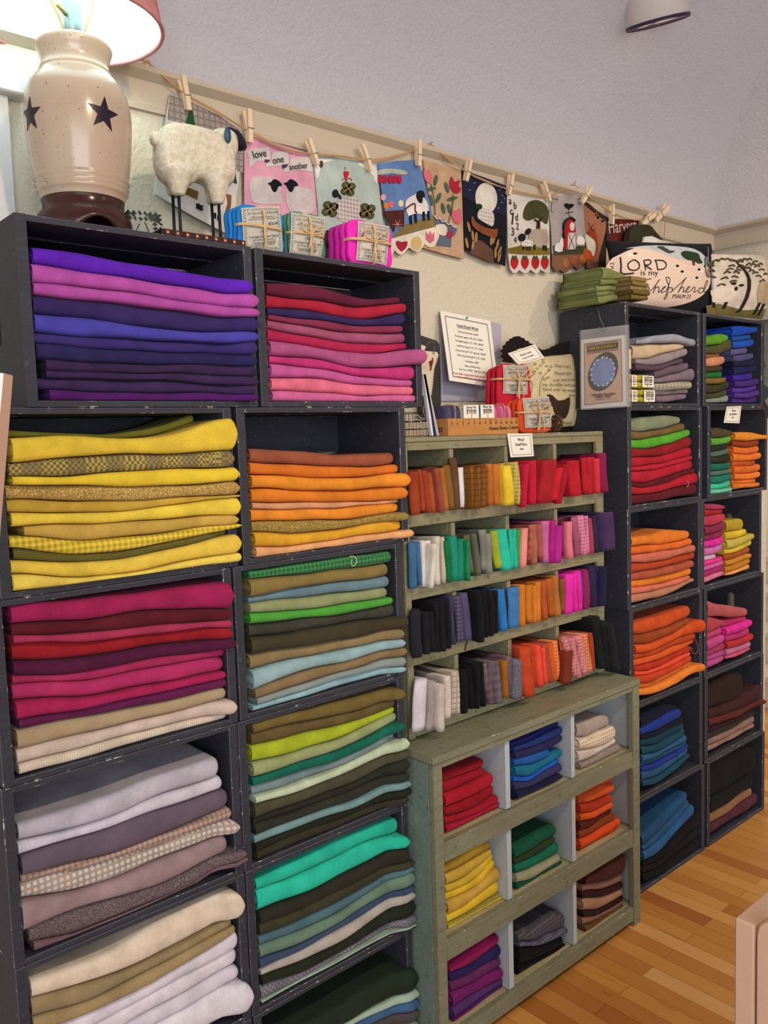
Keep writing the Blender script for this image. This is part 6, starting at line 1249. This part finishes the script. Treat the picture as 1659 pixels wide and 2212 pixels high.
# ------------------------------------------------------------------ cream Dear Lord pillow with ruffle
dy0 = .205
dp, fn5 = pillow('dear_lord_pillow', 'small cream prayer pillow stitched Dear Lord with a dark brown ruffle', [(835, 400), (1205, 368), (1200, 845), (860, 890)], dy0, .030, wool('C8B890'), T=T5B, pinch=.02)
def d5(name, poly, hexc, lay=1, sm=0):
    p = PX(poly, dy0-.024, T5B)
    if sm: p = rnd_poly(p, sm)
    return plate(name, [p], dy0, .0006, wool(hexc), dp, (lambda x, z: fn5(x, z)-.0007*lay), .014)
def t5(s, a, b, hs=1.0):
    (ax, az), (bx, bz) = PX([a, b], dy0-.024, T5B); d = Vector((bx-ax, 0, bz-az)); L = d.length; d.normalize()
    return text_on('stitched_word', s, (ax, dy0, az), d, Vector((-d.z, 0, d.x)), (0, -1, 0), L, flat('6C6252'), dp, hs*.8, -.014, fn=lambda x, z: fn5(x, z)-.0018)
for s, a, b in (('Dear Lord,', (1052, 462), (1155, 468)), ('Please put', (1045, 515), (1155, 512)), ('your arm around', (1030, 556), (1190, 552)), ('my shoulder and your', (965, 586), (1192, 590)), ('hand over my mouth.', (970, 615), (1190, 626)), ('Amen.', (1132, 655), (1180, 652)), ('Proverbs', (1110, 832), (1178, 832))): t5(s, a, b)
d5('sheep_patch', [(995, 640), (1030, 650), (1060, 680), (1110, 672), (1142, 660), (1138, 760), (1110, 800), (1050, 770), (1030, 720), (1000, 690)], '38281E', 1, 2)
def s5(pts, r=.0008):
    P = smoothpts([Vector((x, 0, z)) for x, z in PX(pts, dy0-.024, T5B)], 5)
    for p in P: p.y = dy0+fn5(p.x, p.z)-.001
    bm = bmesh.new(); tube_bm(bm, P, r, 5); bmo('stitched_line', bm, flat('5A4C3C'), dp, True)
s5([(905, 650), (915, 580), (905, 530), (930, 500)]); s5([(950, 650), (955, 570), (975, 520), (1015, 480)]); s5([(905, 520), (880, 480)])
for x, y in ((925, 490), (945, 470), (965, 450), (985, 430), (1000, 455), (1010, 480), (1025, 460), (960, 500), (980, 540), (1000, 530), (935, 440), (990, 410)): s5([(x-9, y), (x, y-7), (x+9, y), (x, y+7), (x-9, y)], .0006)
# ruffle: pleated strip round the pillow
bm = bmesh.new(); pts = PX([(700, 430), (690, 350), (740, 285), (800, 262), (870, 300), (960, 350), (1040, 320), (1110, 298), (1190, 302), (1235, 360), (1245, 500), (1240, 650), (1260, 780), (1290, 855), (1200, 885), (1100, 885), (980, 890)], dy0+.012, T5B)
inn = PX([(780, 440), (760, 400), (780, 360), (820, 340), (870, 370), (950, 395), (1020, 385), (1090, 380), (1160, 375), (1190, 410), (1195, 500), (1195, 650), (1200, 760), (1215, 830), (1170, 850), (1090, 865), (980, 880)], dy0+.012, T5B)
O = smoothpts([Vector((x, 0, z)) for x, z in pts], 10); I = smoothpts([Vector((x, 0, z)) for x, z in inn], 10); prev = None
for k, (a, b) in enumerate(zip(O, I)):
    yy = dy0+.006+.0045*math.sin(k*1.57); r = [bm.verts.new((min(a.x, 1.778), yy-.002, max(a.z, RT_+.001))), bm.verts.new((b.x, dy0+.004, max(b.z, RT_+.002)))]
    if prev: bm.faces.new((prev[0], prev[1], r[1], r[0]))
    prev = r
bmesh.ops.solidify(bm, geom=list(bm.faces), thickness=.002)
bmo('ruffle', bm, wool('3A2E2C', 'stripe'), dp, True)
q = [W(850+x/3.016, 640+y/3.016, .118) for x, y in ((745, 372), (920, 312), (985, 402), (815, 445))]
t = pcard('name_card', 'tilted plastic-cased card reading Dear Lord above the crimson bundle', q, [(.45, .38, 'Dear Lord'), (.68, .40, 'Pattern Available')])
# pinecone
pc = WZ(1212, 935, RT_+.002); pc = Vector((W(1207, 930, .09).x, .10, RT_+.001)); bm = bmesh.new()
for k in range(70):
    f = k/70; a = k*2.4; z = pc.z+.003+.046*f; r = .018*math.sin(PI*(.12+.82*f)); c = Vector((pc.x+r*math.cos(a), pc.y+r*math.sin(a), z))
    old = set(bm.verts); tb = bmesh.new(); sup(tb, (0, 0, 0), (.0065, .0045, .0018), 2, 8, 5); mt = bpy.data.meshes.new('t'); tb.to_mesh(mt); tb.free(); bm.from_mesh(mt); bpy.data.meshes.remove(mt)
    for v in [v for v in bm.verts if v not in old]:
        v.co = Matrix.Rotation(a, 3, 'Z') @ (Matrix.Rotation(-.6, 3, 'Y') @ v.co)+c
cone_bm(bm, (pc.x, pc.y, pc.z+.002), (pc.x, pc.y, pc.z+.045), .010, .004, 10)
o = bmo('pinecone', bm, flat('5A3A28', .7, 1.1), None, True); tag(o, 'brown open pinecone standing between the orange bundle and the prayer pillow', 'pinecone')
# ------------------------------------------------------------------ things at the left end of the rack top
TQ = (860, 700, 8.295)
def qpx(pts, y): return PX(pts, y, TQ)
o = plate('slate_board', [qpx([(400, 200), (690, 300), (735, 360), (760, 900), (770, 1640), (400, 1640)], .245)], .245, .006, flat('3A3634', .6, 1)); tag(o, 'dark slate board leaning on the wall beside the top crate', 'board')
o = plate('star_stocking', [qpx([(415, 370), (500, 400), (470, 480), (700, 500), (728, 560), (650, 800), (600, 1280), (430, 1280)], .215)], .215, .006, wool('CFC0A8')); tag(o, 'cream wool ornament with a dark red star hanging beside the top crate', 'ornament')
plate('star_patch', [qpx([(625, 600), (622, 690), (600, 760), (590, 835), (575, 830), (580, 760), (555, 670), (600, 655)], .213)], .212, .0022, wool('7C1618'), o)
for k in range(16):
    f = k/15; p = qpx([(715-110*min(1, f*1.4), 580+680*f)], .213)[0]; tube('blanket_stitch', [(p[0]-.004, .2125, p[1]), (p[0]+.001, .2125, p[1])], .0005, M_INK, o, 4)
tube('hanger', [W(860+x/8.295, 700+y/8.295, .21) for x, y in ((505, 385), (560, 330), (640, 325), (650, 420), (640, 540))], .0014, flat('6A5A4C', .5, 1), o, 6, 4)
for k, (x0, x1, xt, hx, lab) in enumerate(((600, 635, 420, 'D8D8E0', 'white plastic sleeve leaning nearest the top crate on the rack'), (650, 690, 425, '22305C', 'navy edged sleeve leaning between the two white sleeves'), (690, 740, 430, 'B8B0A8', 'clear front sleeve leaning against the ruler box end'))):
    a = qpx([(x0, 2000), (x1, 2000), (xt+70, 900), (xt+30, 900)], .075)
    o = plate('document_sleeve', [[(p[0], max(p[1], RT_+.0008)) for p in a]], .075, .010, flat(hx, .3, 1.1)); tag(o, lab, 'sleeve', 'sleeves leaning on the rack top')
M_WIRE = flat('26262A', .4, 1, .5, name='black_wire')
bk_ = thing('wire_basket', 'small black wire basket on the rack behind the leaning sleeves', 'basket', (W(885, 940, .12).x, .12, RT_))
bx0, bx1 = W(880, 900, .12).x, W(928, 900, .12).x
bm = bmesh.new()
for z in (RT_+.002, RT_+.02, RT_+.04, RT_+.062): tube_bm(bm, [(bx0, .10, z), (bx1, .10, z), (bx1, .20, z), (bx0, .20, z), (bx0, .10, z)], .001, 5)
for i in range(8):
    x = bx0+(bx1-bx0)*i/7; tube_bm(bm, [(x, .10, RT_+.062), (x, .10, RT_+.002), (x, .20, RT_+.002), (x, .20, RT_+.062)], .0008, 5)
bmo('mesh_basket', bm, M_WIRE, bk_)
yr = tube('yarn_bow', [W(860+x/8.295, 700+y/8.295, .093) for x, y in ((460, 1290), (480, 1400), (450, 1550), (490, 1680), (430, 1700), (330, 1630), (220, 1690), (200, 1790), (300, 1870), (420, 1800), (380, 1720), (250, 1730), (240, 1800), (400, 1850), (440, 1900), (390, 1960), (430, 2000))], .0014, flat('A89890', .8, 1.1), None, 6, 5); tag(yr, 'tangled bow of grey natural yarn on the wire basket', 'yarn')
# ------------------------------------------------------------------ small bundles inside the far top crate
f9 = lambda x, y, yy: W(1180+x/3.463, 640+y/3.463, yy)
z9 = zfl('C1')
for (x0, y0, x1, y1, hx, zb_, lab) in ((612, 680, 676, 795, 'A8981C', z9, 'lower left yellow-green bundle'), (690, 680, 815, 795, 'A09818', z9, 'lower right yellow-green bundle'), (612, 556, 672, 670, 'B0A020', None, 'upper left yellow-green bundle'), (676, 556, 806, 676, 'A89C1A', None, 'upper right yellow-green bundle')):
    a = f9(x0, y0, .008); b_ = f9(x1, y1, .008); zb2 = z9 if zb_ else z9+.0455
    x0w = max(a.x, 1.8005)
    t = thing('wool_bundle', f'{lab} with a card in the beige wool crate', 'wool bundle', (x0w, .01, zb2), 'small yellow-green bundles in the beige wool crate')
    h2 = .0215; cx = (x0w+b_.x)/2; w = (b_.x-x0w)/2
    for k in range(2):
        bm = bmesh.new(); sup(bm, (cx, .028, zb2+.0115+k*.0215), (w, .024, .0112), 3, 20, 10); bmo('folded_layer', bm, wool(hx), t, True)
    cdq = plate('label_card', [[(cx-w*.55, zb2+.004), (cx+w*.75, zb2+.004), (cx+w*.75, zb2+.040), (cx-w*.55, zb2+.040)]], .0015, .0007, M_CARD, t)
    for j in range(4): text_on('printed_line', ['Moss Bundle', 'felted wool', '$14.00', 'Country Quilts'][j], (cx+w*.1, .0008, zb2+.032-.007*j), (1, 0, 0), (0, 0, 1), (0, -1, 0), w*.9, M_GINK, cdq, center=True)
    tube('raffia_tie', [(cx, .0006, zb2+.001), (cx, 0.0, zb2+.022), (cx, .0006, zb2+.0435)], .001, M_RAFF, t, 5)
a = f9(600, 300, .006); bm = bmesh.new(); sup(bm, (1.822, .04, z9+.0925+.045), (.019, .03, .044), 3.2, 20, 14)
t = thing('wool_bundle', 'tall dark brown bundle with a cream tag in the beige wool crate', 'wool bundle', (1.822, .04, z9+.0925)); bmo('folded_layer', bm, wool('2A2018'), t, True)
plate('label_card', [[(1.803, z9+.105), (1.822, z9+.105), (1.822, z9+.165), (1.803, z9+.165)]], .0075, .0008, flat('C8B488'), t)
# ------------------------------------------------------------------ quilt and bag beyond the far crates
m = NT('patchwork_quilt'); co = m.coord(); v_ = m.n('ShaderNodeTexVoronoi', i_0=co, i_Scale=22.0)
m.set('Base Color', m.ramp(m.n('ShaderNodeSeparateColor', i_0=v_.outputs[1]).outputs[0], [(.0, lin('A8B0A8')), (.55, lin('B8B8AC')), (.68, lin('7C2C30')), (.78, lin('9CA8A0')), (.9, lin('2C3C64')), (1, lin('B0A890'))])); m.set('Roughness', .9); M_QUILT = m.m; m.bump(v_.outputs[0], .4, .004)
bm = bmesh.new(); nq = 14; A = []
for i in range(nq+1):
    y = .098-.30*i/nq; x = 2.826-.012*abs(math.sin(i*.9)); A.append([bm.verts.new((x, y, z)) for z in (1.925, 1.86, 1.78, 1.70, 1.62, 1.545)])
for a, b_ in zip(A, A[1:]):
    for k in range(5): bm.faces.new((a[k], b_[k], b_[k+1], a[k+1]))
bmesh.ops.solidify(bm, geom=list(bm.faces), thickness=.004)
o = bmo('patchwork_quilt', bm, M_QUILT, None, True); tag(o, 'pale patchwork quilt with red and blue pieces hanging beyond the top right crate', 'quilt')
bm = bmesh.new(); a = W(1632, 1100, .03); sup(bm, (2.765, .06, a.z), (.022, .03, .065), 2.6, 16, 12); t = bmo('cloth_bag', bm, flat('D4D0D4', .8, 1.1), None, True); tag(t, 'small white cloth bag hanging past the right end of the pink wool crate', 'bag')
# ------------------------------------------------------------------ ceiling can light
c0 = CAM+ray(1421, 50)*2.42; CANM = flat('CFC8C4', .4, 1.1, name='can_enamel')
can = thing('ceiling_can_light', 'white cylindrical can light hanging at the top right of the ceiling', 'ceiling light', c0)
def canl(name, prof, mat, par):
    o = lathe(name, prof, (0, 0), mat, par, 48); return o
dv_ = ray(1421, 50).normalized(); u_ = (UP-dv_*UP.dot(dv_)).normalized(); r_ = (RT-dv_*RT.dot(dv_)).normalized(); ax_ = (u_*math.cos(.09)-r_*math.sin(.09)+dv_*.075).normalized()
tiltm = Matrix.Translation(c0) @ ax_.to_track_quat('Z', 'Y').to_matrix().to_4x4()
def lathe_t(name, prof, mat, par):
    bm = bmesh.new(); n = 48; rings = [[bm.verts.new(tiltm @ Vector((r*math.cos(2*PI*k/n), r*math.sin(2*PI*k/n), z))) for k in range(n)] for r, z in prof]
    for A_, B_ in zip(rings, rings[1:]):
        for k in range(n): bm.faces.new((A_[k], A_[(k+1) % n], B_[(k+1) % n], B_[k]))
    return bmo(name, bm, mat, par, True)
lathe_t('can_body', [(.084, .0), (.088, .004), (.088, .18), (.08, .186), (.0, .186)], CANM, can)
lathe_t('can_rim', [(.089, -.003), (.0895, .006), (.084, .006), (.083, -.003), (.089, -.003)], flat('3A2A40', .4, 1), can)
e_ = bpy.data.materials.new('can_lens_glow'); e_.use_nodes = True; bb = e_.node_tree.nodes['Principled BSDF']; bb.inputs['Base Color'].default_value = (1, .9, .7, 1); bb.inputs['Emission Color'].default_value = (1, .86, .62, 1); bb.inputs['Emission Strength'].default_value = 2.2
lathe_t('lens', [(.0, .012), (.082, .012)], e_, can)
# ------------------------------------------------------------------ cream furniture at the lower right
M_CREAM = flat('D2AE94', .35, 1.12, name='cream_enamel'); zc = .8
p0 = WZ(1586, 1982, zc); dt = thing('display_stand', 'cream painted wooden display stand in the lower right foreground', 'stand', (p0.x, p0.y, 0))
box('side_board', p0.x, p0.x+.55, p0.y-.030, p0.y, 0, zc, M_CREAM, dt, .003)
yfp = p0.y-.034; bm = bmesh.new(); prof = [(yfp-.5, 0), (yfp, 0), (yfp, zc-.012), (yfp-.003, zc+.004), (yfp-.010, zc+.012), (yfp-.022, zc+.016), (yfp-.5, zc+.016)]
A = [bm.verts.new((p0.x-.002, y, z)) for y, z in prof]; B = [bm.verts.new((p0.x+.020, y, z)) for y, z in prof]
bm.faces.new(A); bm.faces.new(B[::-1])
for i in range(len(A)): bm.faces.new((A[i], B[i], B[(i+1) % len(A)], A[(i+1) % len(A)]))
bevel(bm, .002); bmo('front_panel', bm, M_CREAM, dt)
box('inner_floor', p0.x+.0205, p0.x+.55, yfp-.5, p0.y-.031, .60, .62, M_CREAM, dt, 0)
# tilted board at the left edge and the post below it
bm = bmesh.new(); q = [W(u, v, -.35) for u, v in ((-70, 800), (9, 806), (-40, 1330), (-140, 1330))]; r = [W(u, v, -.35) for u, v in ((9, 806), (29, 811), (-13, 1330), (-40, 1330))]
th = Vector((0, .012, 0))
def prism(name, q, mat, par, dy=.012):
    bm = bmesh.new(); A = [bm.verts.new(p) for p in q]; B = [bm.verts.new(p+Vector((0, dy, 0))) for p in q]; bm.faces.new(A); bm.faces.new(B[::-1])
    for i in range(4): bm.faces.new((A[i], B[i], B[(i+1) % 4], A[(i+1) % 4]))
    bevel(bm, .0008); return bmo(name, bm, mat, par)
t = thing('tilted_sign', 'white board with a tan wooden edge leaning in at the left edge of the picture', 'board', (q[3].x, -.35, q[3].z)); prism('board_face', q, flat('F2E8E0', .4, 1.3), t); prism('wood_edge', r, flat('A88470', .5, 1.1), t, .016)
prism('prop_leg', [W(u, v, -.335) for u, v in ((-90, 1320), (-60, 1320), (-60, 2600), (-90, 2600))], flat('A88470', .5, 1.1), t, .02)

# ------------------------------------------------------------------ loose threads
def thread(label, T, pts, y, hx, r=.0007):
    o = tube('loose_thread', [W(T[0]+a/T[2], T[1]+b/T[2], y) for a, b in pts], r, flat(hx, .8, 1.2), None, 5, 6); tag(o, label, 'thread')
thread('curled white thread caught on the checked green wool', T7, [(1005, 90), (1035, 85), (1065, 105), (1068, 135), (1045, 165), (1030, 165), (1022, 140), (1025, 112)], -.0085, 'D8E8D8')
thread('short pale thread on the red wool in the far crate', T9, [(1045, 1390), (1062, 1385), (1064, 1405), (1055, 1428)], -.0085, 'E0A0A8')
thread('orange yarn loop hanging off the burnt orange pile', TA, [(905, 1370), (935, 1400), (960, 1470), (950, 1525), (920, 1535), (890, 1500), (885, 1470), (905, 1490)], -.022, 'A86A48', .0009)
thread('dark yarn end hanging over the second rack rail from the black pieces', TR2, [(500, 520), (470, 535), (455, 570), (448, 615)], .030, '1C1814', .0016)
